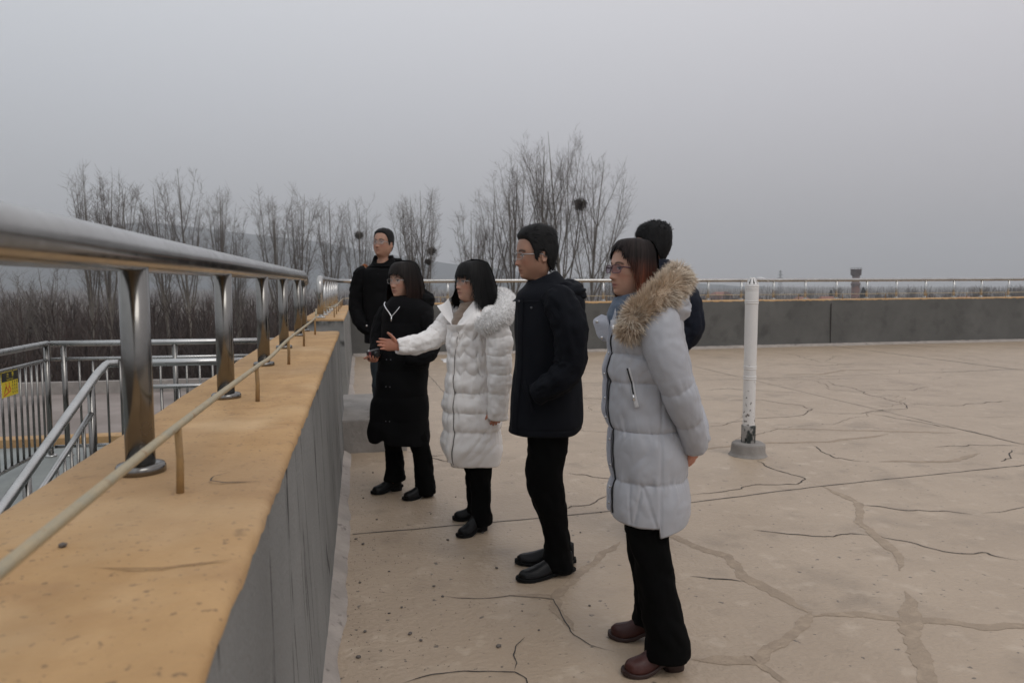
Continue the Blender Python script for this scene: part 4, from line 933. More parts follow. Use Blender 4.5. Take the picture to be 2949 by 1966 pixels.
def make_person(name, loc, az, head, torso, arms, legs, label, skin, vox, hands=(), scalp=None):
    """one continuous body mesh: head, neck, trunk, limbs and hands fused together"""
    b = MB(); Hd = head_grid(head.female, head.fat, head.nose); b.grid(head.out(Hd), True, True, True)
    for s in (-1, 1): b.grid(head.out(ear(s)), True, True, True)
    th = np.linspace(0, 6.2832, 28, endpoint=False)
    b.grid(np.array([[(cx + a * math.cos(t), cy + c * math.sin(t), z) for t in th] for z, cx, cy, a, c in torso]), True, True, True)
    for P, r in list(arms) + list(legs): b.tube(spline(P, 14), np.interp(np.linspace(0, 1, 14), np.linspace(0, 1, len(r)), r) * (.78 if P[0][2] > .6 and P[-1][2] < .12 else 1), 12)
    for h in hands: hand_parts(b, **h)
    me = b.mesh('body'); fix_normals(me); me = remesh(me, vox, 1); me.name = name
    V = np.empty(len(me.vertices) * 3); me.vertices.foreach_get('co', V); V = V.reshape(-1, 3); Q = head.loc(V); x, y, z = Q.T; A = np.abs(y)
    C = np.tile(np.array(skin, float), (len(V), 1)); f = x > .04; inh = (np.abs(x) < .2) & (A < .12) & (z > -.13)
    def paint(mask, col):
        nonlocal C
        k = np.clip(mask, 0, 1)[:, None] * (f & inh)[:, None]; C = C * (1 - k) + np.array(col) * k
    C *= (1 + .10 * fbm(V * 28, 2))[:, None]
    paint(.55 * g2(A, z, .045, -.035, .02, .018), np.array(skin) * np.array([1.08, .82, .80]))
    paint(.6 * g2(y, z, 0, -.042, .014, .012), np.array(skin) * np.array([1.1, .80, .78]))
    lip = np.array([.30, .115, .10]) if head.female else np.array(skin) * np.array([.80, .62, .62])
    paint(1.2 * g2(y, z, 0, -.0725, .022, .0105) ** 1.6, lip); paint(1.1 * g2(y, z, 0, -.0728, .021, .0022), lip * .35)
    paint(1.1 * np.exp(-((z - .0245 + .35 * (A - .03) ** 2 / .02) / (.0036 if head.female else .0048)) ** 2) * (A > .012) * (A < .052), (.03, .024, .02))
    paint(((A - .031) / .0135) ** 2 + ((z - .0005) / .0058) ** 2 < 1, (.50, .47, .45)); paint(((A - .031) / .0062) ** 2 + ((z - .0005) / .0066) ** 2 < 1, (.018, .013, .01))
    paint(1.2 * np.exp(-((z - .0062 + .3 * (A - .03) ** 2 / .013) / .0022) ** 2) * (A > .016) * (A < .047), (.02, .016, .014))
    paint(.8 * g2(A, z, .006, -.0505, .004, .003), (.06, .03, .025))
    hnd = ((np.abs(x) > .22) | (A > .2) | (z < -.4)); C[hnd] *= np.array([1.06, .82, .76])
    if scalp is not None:
        k = (inh & scalp(x, y, z)); C[k] = (.016, .014, .013)
    a = me.color_attributes.new('Col', 'FLOAT_COLOR', 'POINT'); CC = np.ones((len(V), 4)); CC[:, :3] = C; a.data.foreach_set('color', CC.ravel())
    me.materials.clear(); me.materials.append(MAT['skin'])
    o = link(name, me, None, loc, -az); tag(o, label, 'person'); return o

# ---- garments
def ring_interp(rings, m):
    Rg = np.array(rings, float); t = np.linspace(0, len(Rg) - 1, m)
    Q = spline(Rg, m); return Q
class Loft:
    """surface of rings (z, u, v, a, b, exponent); angle 0 = +u, 90 = away from the camera"""
    def __init__(s, rings, m=120, n=120, disp=None, tilt=None):
        Q = ring_interp(rings, m); s.Q = Q; s.n = n; th = np.linspace(0, 2 * math.pi, n, endpoint=False); s.th = th; s.tilt = tilt
        s.P = s.at(th[None], Q); s.TH = np.repeat(th[None], m, 0)
        if disp:
            c, sn = np.cos(s.TH), np.sin(s.TH); Nn = np.stack([c / np.maximum(Q[:, 3:4], .02), sn / np.maximum(Q[:, 4:5], .02), 0 * c], -1); Nn /= np.linalg.norm(Nn, axis=-1)[..., None]
            s.P = s.P + Nn * disp(s.P, s.TH)[..., None]
    def at(s, th, Q):
        c, sn = np.cos(th), np.sin(th); e = 2 / Q[:, 5:6]
        X = Q[:, 1:2] + Q[:, 3:4] * np.sign(c) * np.abs(c) ** e; Y = Q[:, 2:3] + Q[:, 4:5] * np.sign(sn) * np.abs(sn) ** e
        Z = np.repeat(Q[:, 0:1], X.shape[1], 1)
        if s.tilt: Z = Z + s.tilt(X, Y, Z)
        return np.stack([X, Y, Z], -1)
    def point(s, th, z, off=0.0):
        zz = s.P[:, :, 2].mean(1); i = np.clip(np.interp(z, zz[::-1], np.arange(len(zz))[::-1]), 0, len(zz) - 1.001); j = (th % (2 * math.pi)) / (2 * math.pi) * s.n
        i0 = int(i); j0 = int(j) % s.n; fi, fj = i - i0, j - int(j); P = s.P; j1 = (j0 + 1) % s.n; i1 = min(i0 + 1, len(P) - 1)
        p = P[i0, j0] * (1 - fi) * (1 - fj) + P[i1, j0] * fi * (1 - fj) + P[i0, j1] * (1 - fi) * fj + P[i1, j1] * fi * fj
        q = s.Q[i0]; nrm = unit(np.array([math.cos(th) / q[3], math.sin(th) / q[4], 0])); return p + nrm * off
    def th_of_u(s, u, z, near=True):
        zz = s.Q[:, 0]; i = int(np.clip(np.interp(z, zz[::-1], np.arange(len(zz))[::-1]), 0, len(zz) - 1)); q = s.Q[i]; x = np.clip((u - q[1]) / q[3], -1, 1)
        c = np.sign(x) * abs(x) ** (q[5] / 2); t = math.acos(c); return -t if near else t
    def add(s, b, hem=.016, top=True):
        P = s.P
        if hem:
            ctr = P[-1].mean(0); q = P[-1] + (ctr - P[-1]) / (np.linalg.norm(P[-1] - ctr, axis=1)[:, None] + 1e-9) * hem; q[:, 2] = P[-1][:, 2] + .004
            q2 = q.copy(); q2[:, 2] += .10 if hem > .01 else .012; lo = P[-1].copy(); lo[:, 2] -= .006; lo = lo + (ctr - lo) / (np.linalg.norm(P[-1] - ctr, axis=1)[:, None] + 1e-9) * hem * .4
            P = np.concatenate([P, lo[None], q[None], q2[None]])
        if top: P = np.concatenate([(P[:1] * .6 + P[:1].mean(1, keepdims=True) * .4) - np.array([0, 0, .02]), P])
        b.grid(P, True)

def billow(P, o=3):
    r = 0; a = 1
    for k in range(o): r = r + a * (np.abs(vnoise(np.asarray(P, float) * 1.9**k + 31.7 * k)) * 2 - .75); a *= .55
    return r
def puff(t, seams, amp, sharp=.42):
    """height between neighbouring seams, 0 on each seam"""
    S = np.sort(np.asarray(seams, float)); i = np.clip(np.searchsorted(S, t) - 1, 0, len(S) - 2); f = np.clip((t - S[i]) / (S[i + 1] - S[i]), 0, 1)
    return amp * np.abs(np.sin(math.pi * f)) ** sharp
def seamdist(t, seams): return np.min(np.abs(np.asarray(t)[..., None] - np.asarray(seams)), -1)

def sleeve(path, radii, n=40, m=70, seams=None, amp=.008, wr=.004, seed=0, flat=1.0, cuff=True, freq=(9, 24), crisp=False):
    P = spline(path, m); r = np.interp(np.linspace(0, 1, m), np.linspace(0, 1, len(radii)), radii); k = np.array([.25, .5, .25]); r = np.convolve(np.pad(r, 1, mode='edge'), k, 'valid')
    G = tube_pts(P, r, n, flat); C = P[:, None]; N_ = (G - C); N_ = N_ / np.linalg.norm(N_, axis=-1)[..., None]
    s = np.repeat(np.concatenate([[0], np.cumsum(np.linalg.norm(np.diff(P, axis=0), axis=1))])[:, None], n, 1)
    T = np.gradient(P, axis=0); bend = np.linalg.norm(np.gradient(T / np.linalg.norm(T, axis=1)[:, None], axis=0), axis=1)[:, None]; bend = bend / (bend.max() + 1e-9)
    th = np.repeat(np.linspace(0, 6.2832, n, endpoint=False)[None], m, 0); X = np.stack([np.cos(th) * freq[0] * .1 * 4, np.sin(th) * freq[0] * .1 * 4, s * freq[1]], -1) + seed
    d = (wr * 1.1 * billow(X * np.array([.9, .9, .8]), 3) if crisp else wr * fbm(X, 3)) + wr * 1.1 * bend * np.abs(vnoise(X * np.array([.6, .6, 1.4])))
    if seams is not None:
        wob = s + .006 * vnoise(np.stack([np.cos(th) * 2, np.sin(th) * 2, s * 4], -1) + seed)
        d = d + puff(wob, seams, amp) - amp * .7; ds = seamdist(wob, seams)
        d = d + .0045 * vnoise(np.stack([np.cos(th) * 5, np.sin(th) * 5, s * 12], -1) + seed * 2) * np.exp(-ds / .022)
    G = G + N_ * d[..., None]
    if cuff:
        c = G[-1].mean(0); inn = c + (G[-1] - c) * .78; tdir = unit(P[-1] - P[-3]); G = np.concatenate([G, (c + (G[-1] - c) * .93 + tdir * .006)[None], inn[None], (inn - tdir * .05)[None]])
    return G

def legpair(b, legs, hem=True, seed=0, wr=.006):
    for i, (rings) in enumerate(legs):
        def dsp(P, TH):
            d = wr * fbm(np.stack([np.cos(TH) * 1.2, np.sin(TH) * 1.2, P[..., 2] * 9], -1) + seed + 7 * i, 3)
            return d + .005 * billow(np.stack([np.cos(TH) * 1.5 + P[..., 2] * 6, np.sin(TH) * 1.5, P[..., 2] * 11], -1) + seed, 2)
        Loft([(z, u, v, a, c, 2.1) for z, u, v, a, c in rings], 70, 44, dsp).add(b, .008, False)

def shoe(parent, heel, toe, hh, mat, solemat, w=.045, top=.105, high=True, lean=0, base=0.0):
    """heel and toe points on the ground (u, v)"""
    h = np.array([*heel, base]); t = np.array([*toe, base]); d = t - h; Lg = np.linalg.norm(d); d /= Lg; a = np.array([-d[1], d[0], 0])
    S = np.array([0, .04, .14, .28, .42, .56, .70, .82, .92, .975, 1.0]); W = np.array([.45, .66, .78, .76, .78, .90, 1.0, .98, .80, .52, .15]) * w
    Tp = np.array([.85, .97, 1.0, 1.0, .92, .76, .62, .53, .44, .34, .22]) * top; zb = np.interp(S, [0, .35, .62, .8, 1], [hh, hh * .92, .010, .009, .016])
    if high: Tp[:4] = top * np.array([1.0, 1.12, 1.18, 1.15])
    th = np.linspace(0, 6.2832, 26, endpoint=False); rows = []
    s = np.linspace(0, 1, 40); Wv, Tv, Zv = [np.interp(s, S, q) for q in (W, Tp, zb)]
    k = np.array([.25, .5, .25]); Tv = np.convolve(np.pad(Tv, 1, mode='edge'), k, 'valid'); Wv = np.convolve(np.pad(Wv, 1, mode='edge'), k, 'valid')
    for si, wi, ti, zi in zip(s, Wv, Tv, Zv):
        ti = max(ti, .012); c_, s_ = np.cos(th), np.sin(th); y = wi * np.sign(c_) * np.abs(c_) ** .72; z = zi + (ti) * np.where(s_ > 0, np.abs(s_) ** .8, 0) + .0 * s_
        pinch = 1 - .42 * np.clip((z - zi) / .10, 0, 1) ** 1.3
        rows.append(h + d * (si * Lg) + a * (y * pinch)[:, None] + np.array([0, 0, 1]) * z[:, None])
    b = MB(); b.grid(np.array(rows), True, True, True); o = b.build('shoe', mat, parent)
    rows = []
    for si, wi, zi in zip(s, Wv, Zv):
        rows.append([h + d * (.01 * (si - .5) * 2 + (si - .5) * 1.02 * Lg + .5 * Lg) + a * (wi * 1.07 * y_) + np.array([0, 0, z_]) for y_, z_ in ((-1, zi - .009), (-1.02, zi + .003), (-.98, zi + .007), (.98, zi + .007), (1.02, zi + .003), (1, zi - .009))])
    b = MB(); b.grid(np.maximum(np.array(rows), [-9, -9, base + .0008]), True, True, True); b.build('sole', solemat, o, False)
    if hh > .012:
        b = MB(); rr = []
        for z_, k_ in ((.0008, .93), (hh * .5, .95), (hh, 1.03)):
            rr.append([h + d * (.038 * Lg / .25 + .044 * k_ * math.cos(q)) + a * (.78 * w * k_ * np.sign(math.sin(q)) * abs(math.sin(q)) ** .7) + np.array([0, 0, base * 0 + z_]) for q in np.linspace(0, 6.2832, 20, endpoint=False)])
        b.grid(np.array(rr), True, True, True); b.build('heel', solemat, o)
    return o

# ---- hair: strands combed from the crown; end(az) gives the height where each lock ends (head coordinates)
def hair(parent, head, end, vol, col, seed, n=1500, crown=(-.025, .0), wave=.0, part=None, tipcol=None, lock=.0035, shell=True, hang=None, flick=0.0, jit=.012):
    r = np.random.default_rng(seed); b = MB()
    def path(az, m, off, ze):
        c, s = math.cos(az), math.sin(az); zs = np.interp(np.linspace(0, 1, m), [0, .18, .4, .62, 1], [.1245, .1215, .10, .055, min(ze, .05)]) if ze < .05 else np.linspace(.1245, ze, m)
        xf, xb, wv = head_profile(np.maximum(zs, -.05)); P = np.zeros((m, 3))
        rx = np.where(c > 0, xf, -xb); rad = 1 / np.sqrt((c / np.maximum(rx, 1e-4)) ** 2 + (s / np.maximum(wv, 1e-4)) ** 2)
        rad = np.maximum.accumulate(rad * np.where(zs > -.0, 1, 1.0)); v = vol(az, zs) + off
        rad = rad + v * np.clip((.128 - zs) / .012, .5, 1)
        if hang is not None: rad = rad + hang(az, zs)
        P[:, 0] = rad * c; P[:, 1] = rad * s; P[:, 2] = zs + v * np.clip((zs - .06) / .06, 0, 1) * .8
        if wave: P[:, :2] += wave * np.clip((.02 - zs) / .1, 0, 1)[:, None] * np.stack([np.sin(zs * 60 + az * 5 + seed), np.cos(zs * 55 + az * 7)], 1)
        if flick: P[:, :2] += np.array([c, s]) * (flick * np.clip((-.06 - zs) / .06, 0, 1) ** 2)[:, None]
        return P, zs
    cb = np.array(col, float); ct = np.array(tipcol if tipcol is not None else col, float)
    if shell:
        az = np.linspace(-math.pi, math.pi, 80, endpoint=False); rows = []; cols = []
        for a in az:
            ze = end(a) + .006 * math.sin(a * 23 + seed) + (.014 if abs(a) < 1.1 else .006); P, zs = path(a, 26, -.002 + .0025 * math.sin(a * 31) + .0015 * math.sin(a * 57), ze); rows.append(P); k = np.clip((.03 - zs) / .13, 0, 1)[:, None]; cols.append(cb + (ct - cb) * k)
        G = head.out(np.array(rows).transpose(1, 0, 2)); b.grid(G, True, False, False, np.array(cols).transpose(1, 0, 2).reshape(-1, 3))
    for _ in range(n):
        a = r.uniform(-math.pi, math.pi); ze = end(a) + r.normal(0, jit) + (abs(r.normal(0, .014)) if abs(a) < 1.0 else 0); ze = min(ze, .1)
        P, zs = path(a + 0, 9, r.uniform(-.001, .0065), ze); w_ = lock * r.uniform(.5, 1.2) * np.array([.3, .8, 1, 1, 1, .95, .85, .6, .12])
        da = r.normal(0, .10); ca, sa = math.cos(da), math.sin(da); k = np.linspace(0, 1, 9)[:, None] ** 1.5
        Q = P.copy(); Q[:, 0] = P[:, 0] * (1 - k[:, 0]) + (P[:, 0] * ca - P[:, 1] * sa) * k[:, 0]; Q[:, 1] = P[:, 1] * (1 - k[:, 0]) + (P[:, 0] * sa + P[:, 1] * ca) * k[:, 0]
        T = np.gradient(Q, axis=0); rad_ = np.stack([Q[:, 0], Q[:, 1], 0 * zs + .02], 1); Bn = np.cross(T, rad_); Bn /= np.linalg.norm(Bn, axis=1)[:, None] + 1e-9
        sh = r.uniform(.5, 1.7); kc = np.clip((.05 - zs) / .13, 0, 1)[:, None]; cc = (cb + (ct - cb) * kc * r.uniform(.5, 1.3)) * sh
        b.grid(head.out(np.stack([Q + Bn * w_[:, None], Q - Bn * w_[:, None]], 1)), False, False, False, np.repeat(cc, 2, 0))
    return b.build('hair', MAT['hair'], parent)

def short_hair(parent, head, line, thick, col, seed, n=2600, ln=.022, comb=(-.2, 0, -.3)):
    """short hair: a cap over the skull cut at the hairline plus short strands"""
    r = np.random.default_rng(seed); b = MB(); G = head_grid(head.female, 1, 0); m0 = 66
    G = G[:m0]; x, y, z = G[..., 0], G[..., 1], G[..., 2]; f = line(x, np.abs(y), z); k = np.clip(f / .012, -1, 1)
    C = np.array([-.006, 0, .0]); Nn = G - C; Nn /= np.linalg.norm(Nn, axis=-1)[..., None]; off = np.where(k > 0, thick(x, y, z) * np.sqrt(np.clip(k, 0, 1)) + .001, -.006 + .004 * k)
    off = off + .0012 * fbm(G * 60, 2) * (k > 0)
    b.grid(head.out(G + Nn * off[..., None]), True, True, False, np.array(col, float) * 1.0)
    idx = np.argwhere(f > .001)
    for i, j in idx[r.integers(len(idx), size=n)]:
        p = G[i, j] + Nn[i, j] * (off[i, j] - .003) + r.normal(0, .002, 3); cm_ = np.array(comb); cm_ = cm_ - Nn[i, j] * (cm_ @ Nn[i, j]); d = unit(Nn[i, j] * .14 + cm_ + np.array([0, 0, -.6 if G[i, j][2] < .07 else .0]) + r.normal(0, .12, 3)); l = ln * r.uniform(.5, 1.2)
        q = p + d * l * .5 + Nn[i, j] * .002; e = p + d * l; s = unit(np.cross(d, Nn[i, j])) * .0013
        b.grid(head.out(np.array([[p + s, p - s], [q + s, q - s], [e + s * .2, e - s * .2]])), col=np.array(col, float) * r.uniform(.6, 1.25))
    return b.build('hair', MAT['hair'], parent)

def glasses(parent, head, mat, lensmat, w=.052, h=.034, r=.0013, z0=-.002, x0=.104, full=True, rimless=False):
    b = MB(); lenses = []
    for s in (-1, 1):
        t = np.linspace(0, 6.2832, 29); c, sn = np.cos(t), np.sin(t); y = s * .0325 + w / 2 * np.sign(c) * np.abs(c) ** .62; z = z0 + h / 2 * np.sign(sn) * np.abs(sn) ** .7; x = x0 - (np.abs(y) / .06) ** 2 * .012
        P = np.stack([x, y, z], 1); lenses.append(P[:-1])
        if rimless: b.tube(head.out(P), r * .55 * head.s, 5, False)
        else: b.tube(head.out(P), r * head.s, 6, False)
        ye = s * (.0325 + w / 2); b.tube(head.out([(x0 - .011, ye, z0 + h * .22), (x0 - .016, s * .068, z0 + h * .24), (.05, s * .0765, z0 + .007), (-.005, s * .0815, z0 + .006), (-.022, s * .081, z0 - .012)]), r * 1.15 * head.s, 6, flat=1.5)
    b.tube(head.out([(x0 - .001, -.0075, z0 + h * .18), (x0 + .004, 0, z0 + h * .26), (x0 - .001, .0075, z0 + h * .18)]), r * 1.05 * head.s, 6)
    o = b.build('glasses', mat, parent)
    for P in lenses:
        b = MB(); b.add(head.out(P), [tuple(range(len(P)))]); b.build('lens', lensmat, o, False)
    return o

def fur(parent, path, rad, n, ln, cols, seed, name='fur_trim', flat=1.0, wd=.0016, droop=.35, along=.25, jt=.2, clump=1.0):
    r = np.random.default_rng(seed); P = spline(path, 60); rr = np.interp(np.linspace(0, 1, 60), np.linspace(0, 1, len(rad)), rad); b = MB()
    G = tube_pts(P, rr, 22, flat); b.grid(G, True, True, True, np.array(cols[1]) * .8); T, A, B_ = frames(P)
    cols = np.array(cols, float)
    for _ in range(n):
        i = r.integers(0, 59); u = r.random(); a = r.random() * 6.2832; c = P[i] * (1 - u) + P[i + 1] * u; nn = A[i] * math.cos(a) + B_[i] * math.sin(a); p = c + nn * rr[i] * .93
        if i < 2: nn = unit(nn - T[i] * .8)
        if i > 56: nn = unit(nn + T[i] * .8)
        cl = clump * vnoise(np.array([[p[0] * 40 + seed, p[1] * 40, p[2] * 40]]))[0]; cl2 = clump * vnoise(np.array([[p[0] * 22 + seed, p[1] * 22 + 5, p[2] * 22]]))[0]
        d = unit(nn * .85 + T[i] * (along + 1.0 * cl) + np.array([0, 0, -droop]) + r.normal(0, jt, 3) + (.9 * cl2 + .5 * cl) * B_[i]); l = ln * r.uniform(.6, 1.1) * (1 + .25 * cl)
        s = unit(np.cross(d, r.normal(0, 1, 3))) * wd; q = p + d * l * .5; e = p + d * l + np.array([0, 0, -.12 * l * droop])
        m = np.clip(.5 + 1.5 * cl2 + .6 * cl + r.normal(0, .15), 0, 1); root = cols[0] * (1 - m) + cols[1] * m; tip = cols[2] * (1 - m * .6) + cols[1] * m * .6; sh = r.uniform(.8, 1.15)
        b.grid(np.array([[p + s, p - s], [q + s * .85, q - s * .85], [e + s * .1, e - s * .1]]), col=np.array([root, root, (root + tip) / 2, (root + tip) / 2, tip, tip]) * sh)
    return b.build(name, MAT['fur'], parent)

def strip(lf, pts, wid, off, m=24, thick=.004):
    """a band that follows a garment: pts are (angle, z)"""
    Q = spline(np.array(pts, float), m); C = np.array([lf.point(t, z, off) for t, z in Q]); O_ = np.array([lf.point(t, z, off + .02) for t, z in Q]); Nn = O_ - C; Nn /= np.linalg.norm(Nn, axis=1)[:, None]
    T = np.gradient(C, axis=0); T /= np.linalg.norm(T, axis=1)[:, None]; A = np.cross(T, Nn)
    return np.stack([C - A * wid / 2 - Nn * thick, C - A * wid / 2 * .92 + Nn * thick * .7, C - A * wid * .2 + Nn * thick, C + A * wid * .2 + Nn * thick, C + A * wid / 2 * .92 + Nn * thick * .7, C + A * wid / 2 - Nn * thick], 1)
def buttons(parent, pts, r=.006, mat='metal', axis=None):
    for p, nrm in pts:
        b = MB(); p = np.array(p); nrm = unit(np.array(nrm, float)); b.tube([p - nrm * .001, p + nrm * .0025, p + nrm * .003], [r, r, r * .6], 10); b.build('snap_button', MAT[mat], parent)
def slab(left, right, thick, m=14, n=7, bow=.006):
    """a thick curved panel between two edge curves"""
    A, B = spline(left, m), spline(right, m); u = np.linspace(0, 1, n)[None, :, None]; G = A[:, None] * (1 - u) + B[:, None] * u
    nn = np.cross(B[m // 2] - A[m // 2], A[-1] - A[0]); nn = unit(nn); G = G + nn * (bow * np.sin(math.pi * u))
    e = np.minimum(np.minimum(u[0, :, 0][None], 1 - u[0, :, 0][None]) * n, np.minimum(np.arange(m), np.arange(m)[::-1])[:, None] * .9); k = np.clip(e, 0, 1)[..., None] * .5 + .5
    F, K = G + nn * thick / 2 * k, G - nn * thick / 2 * k
    b = MB(); nv = m * n; b.grid(F); b.grid(K[:, ::-1]); 
    ring = [(i, 0) for i in range(m)] + [(m - 1, j) for j in range(1, n)] + [(i, n - 1) for i in range(m - 2, -1, -1)] + [(0, j) for j in range(n - 2, 0, -1)]
    b.grid(np.array([[F[i, j] for i, j in ring], [K[i, j] for i, j in ring]]), True)
    return b
def blob(c, r, seed, wr=.012, n=40, fold=0, zc=-9):
    th = np.linspace(0, 6.2832, n, endpoint=False); ph = np.linspace(-1.55, 1.55, 24); P = np.array([[(math.cos(p) * math.cos(t), math.cos(p) * math.sin(t), math.sin(p)) for t in th] for p in ph])
    d = 1 + wr / min(r) * (fbm(P * np.array([2.2, 2.2, 4]) + seed, 3)); G = P * d[..., None] * np.array(r) + np.array(c); b = MB(); b.grid(G, True, True, True); return b
def adj(d): return lambda u, z, v: (u * (d + v) / d, v, 1.5 + (z - 1.5) * (d + v) / d)
def line_dist(P, a, c):
    p = np.stack([P[..., 0], P[..., 2]], -1); a = np.array(a); c = np.array(c); t = np.clip(((p - a) @ (c - a)) / ((c - a) @ (c - a)), 0, 1); return np.linalg.norm(p - (a + t[..., None] * (c - a)), axis=-1)
HL_M = ([-.11, -.05, -.03, -.012, .004, .02, .032, .042, .055, .07, .1], [-.088, -.075, -.04, .012, .018, -.028, -.020, .03, .064, .078, .080])
def hline(tab): return lambda x, a, z: z - np.interp(x, *tab)

# ---------------- woman in the lavender grey parka, nearest
A = adj(2.947)
hG = Head((-.104, -.02, 1.556), 215, .885, pitch=3, female=True, fat=1.0)
nearA = [A(-.01, 1.375, -.12), A(.005, 1.345, -.16), A(.022, 1.253, -.18), A(.055, 1.15, -.18), A(.085, 1.07, -.17), A(.128, .955, -.12), A(.148, .862, -.06)]
farA = [(-.01, .13, 1.37), (.02, .18, 1.33), (.05, .20, 1.2), (.09, .18, 1.06), (.13, .10, .96), (.148, .03, .90), (.15, .0, .885)]
legN = [(.82, -.02, -.075, .10, .09), (.6, -.035, -.085, .085, .085), (.5, -.026, -.09, .078, .08), (.42, -.006, -.092, .072, .076), (.3, .018, -.095, .075, .077), (.2, .037, -.10, .081, .082), (.11, .052, -.10, .086, .086), (.062, .054, -.10, .088, .088)]
legF = [(.82, -.03, .08, .095, .09), (.6, -.05, .085, .078, .08), (.5, -.047, .09, .07, .075), (.4, -.04, .095, .065, .07), (.3, -.03, .10, .063, .068), (.2, -.018, .11, .068, .07), (.13, -.012, .115, .074, .075), (.095, -.012, .115, .076, .077)]
body = make_person('person', (1.15, 2.713, 0), .4009, hG, [(1.42, -.09, -.01, .052, .05), (1.37, -.065, 0, .085, .11), (1.2, -.05, 0, .10, .14), (1.0, -.05, 0, .09, .11), (.85, -.03, 0, .11, .14), (.76, -.02, 0, .08, .12)],
    [(nearA, [.05, .05, .045, .04, .038, .032, .026]), (farA, [.05, .05, .045, .04, .036, .03, .026])], [([(-.02, -.08, .85), (0, -.09, .45), (.05, -.095, .09), (.03, -.11, .05)], [.075, .05, .032, .03]), ([(-.03, .08, .85), (-.04, .09, .45), (0, .115, .1), (-.02, .115, .06)], [.075, .05, .032, .03])],
    'woman in a long lavender grey parka with tan fur hood, standing nearest the camera', SKIN['f'], .0042,
    hands=[dict(wrist=np.array(A(.140, .885, -.05)), d=(.02, .65, -.76), n=(-1, .1, 0), thumb=(.2, -.9, -.3), sc=.86, curl=(.5, .5, .5, .5)), dict(wrist=(.145, .02, .90), d=(.1, -.5, -.8), n=(-1, 0, 0), thumb=(0, .9, -.3), sc=.86, curl=(.5, .5, .5, .5))])
SE = [1.50, 1.235, 1.128, .940, .745, .545]
def dG(P, TH):
    z = P[..., 2] + .004 * vnoise(P * np.array([14, 14, 3])) + .012 * (P[..., 0] + .05) * (P[..., 2] < 1.2); near = P[..., 1] < 0
    ds = seamdist(z, SE[1:-1]); q = np.stack([P[..., 0] * 7 + P[..., 2] * 6, P[..., 1] * 7, P[..., 2] * 6 - P[..., 0] * 8], -1)
    d = puff(z, SE, .016, .4) - .011 + .0055 * fbm(q, 2) + .0030 * billow(q * np.array([1.3, 1.3, 1.7]), 2) - .002
    d = d + .007 * vnoise(np.stack([TH * 8, P[..., 2] * 6, 0 * TH], -1)) * np.exp(-ds / .03) + .0035 * vnoise(np.stack([TH * 20, P[..., 2] * 8, 0 * TH], -1)) * np.exp(-ds / .02)
    d = d - .005 * np.exp(-((P[..., 0] - .02) / .005) ** 2) * near
    for a, c in (((-.05, .74), (-.078, .595)), ((-.045, .74), (.008, .59)), ((-.1, .74), (-.09, .595)), ((-.118, 1.24), (.0, 1.215))):
        d = d - .005 * np.exp(-(line_dist(P, a, c) / .005) ** 2) * near
    d = d + .010 * np.exp(-(((P[..., 2] - 1.05) + .9 * (P[..., 0] + .05)) / .03) ** 2) * near * .5
    return d
def tG(X, Y, Z):
    k = np.clip((.76 - Z) / .17, 0, 1); top = np.clip((Z - 1.40) / .05, 0, 1)
    return k * np.where(X > .02, -.035 * np.clip(1 - (X - .02) / .13, 0, 1) - .004, .012 * np.clip((-.06 - X) / .1, 0, 1)) + top * np.clip((X + .06) * .35, -.05, .05)
LG = Loft([(1.462, -.075, 0, .066, .07, 2.1), (1.43, -.06, 0, .092, .105, 2.1), (1.40, -.046, 0, .112, .15, 2.2), (1.36, -.04, 0, .128, .175, 2.3), (1.30, -.042, 0, .143, .183, 2.4), (1.253, -.041, 0, .147, .184, 2.4), (1.19, -.05, 0, .142, .18, 2.4), (1.125, -.06, 0, .137, .172, 2.4), (1.03, -.061, 0, .139, .17, 2.4), (.965, -.05, 0, .140, .175, 2.4), (.917, -.04, 0, .143, .18, 2.4),
    (.85, -.03, 0, .150, .180, 2.4), (.76, -.024, 0, .150, .183, 2.4), (.68, -.024, 0, .155, .187, 2.4), (.587, -.021, 0, .154, .19, 2.4)], 230, 220, dG, tG)
b = MB(); LG.add(b, .02)
sl_seams = [-.12, .305, .445, .66]
b.grid(sleeve(nearA, [.055, .070, .074, .069, .063, .055, .045], 64, 150, sl_seams, .010, .0040, 3, freq=(4, 16)), True, True)
b.grid(sleeve(farA, [.055, .074, .078, .072, .064, .056, .046], 40, 70, sl_seams, .008, .0045, 5), True, True)
coat = b.build('parka', MAT['grey_shell'], body)
b = MB(); zs = np.linspace(1.40, .60, 40); b.grid(strip(LG, [(R(193), z) for z in zs], .058, .008, 90, .006)); b.build('placket', MAT['grey_knit'], coat)
b = MB(); b.grid(strip(LG, [(R(210), z) for z in zs], .007, .003, 90, .0025)); b.build('front_zip', MAT['dark'], coat)
for z in (1.235, 1.155, 1.06, .985, .90, .80, .71, .64): buttons(coat, [(LG.point(R(206), z, .012), (-.5, -.85, 0))], .0045)
b = MB(); pz = [(LG.th_of_u(-.106 + .033 * t, 1.188 - .146 * t), 1.188 - .146 * t) for t in np.linspace(0, 1, 7)]
b.grid(strip(LG, pz, .016, .003, 24, .003)); pk = b.build('pocket_zip', MAT['zip'], coat)
b = MB(); b.grid(strip(LG, pz[:5], .007, .0075, 20, .0012)); b.build('zip_gap', MAT['dark'], pk)
b = MB(); p = LG.point(*pz[4], .009); b.tube([p, p + np.array([.002, -.003, -.022])], [.004, .0055], 8); b.build('zip_pull', MAT['metal'], pk)
b = blob((.035, -.005, 1.415), (.085, .135, .078), 4, .010); b.build('hood', MAT['grey_shell'], body)
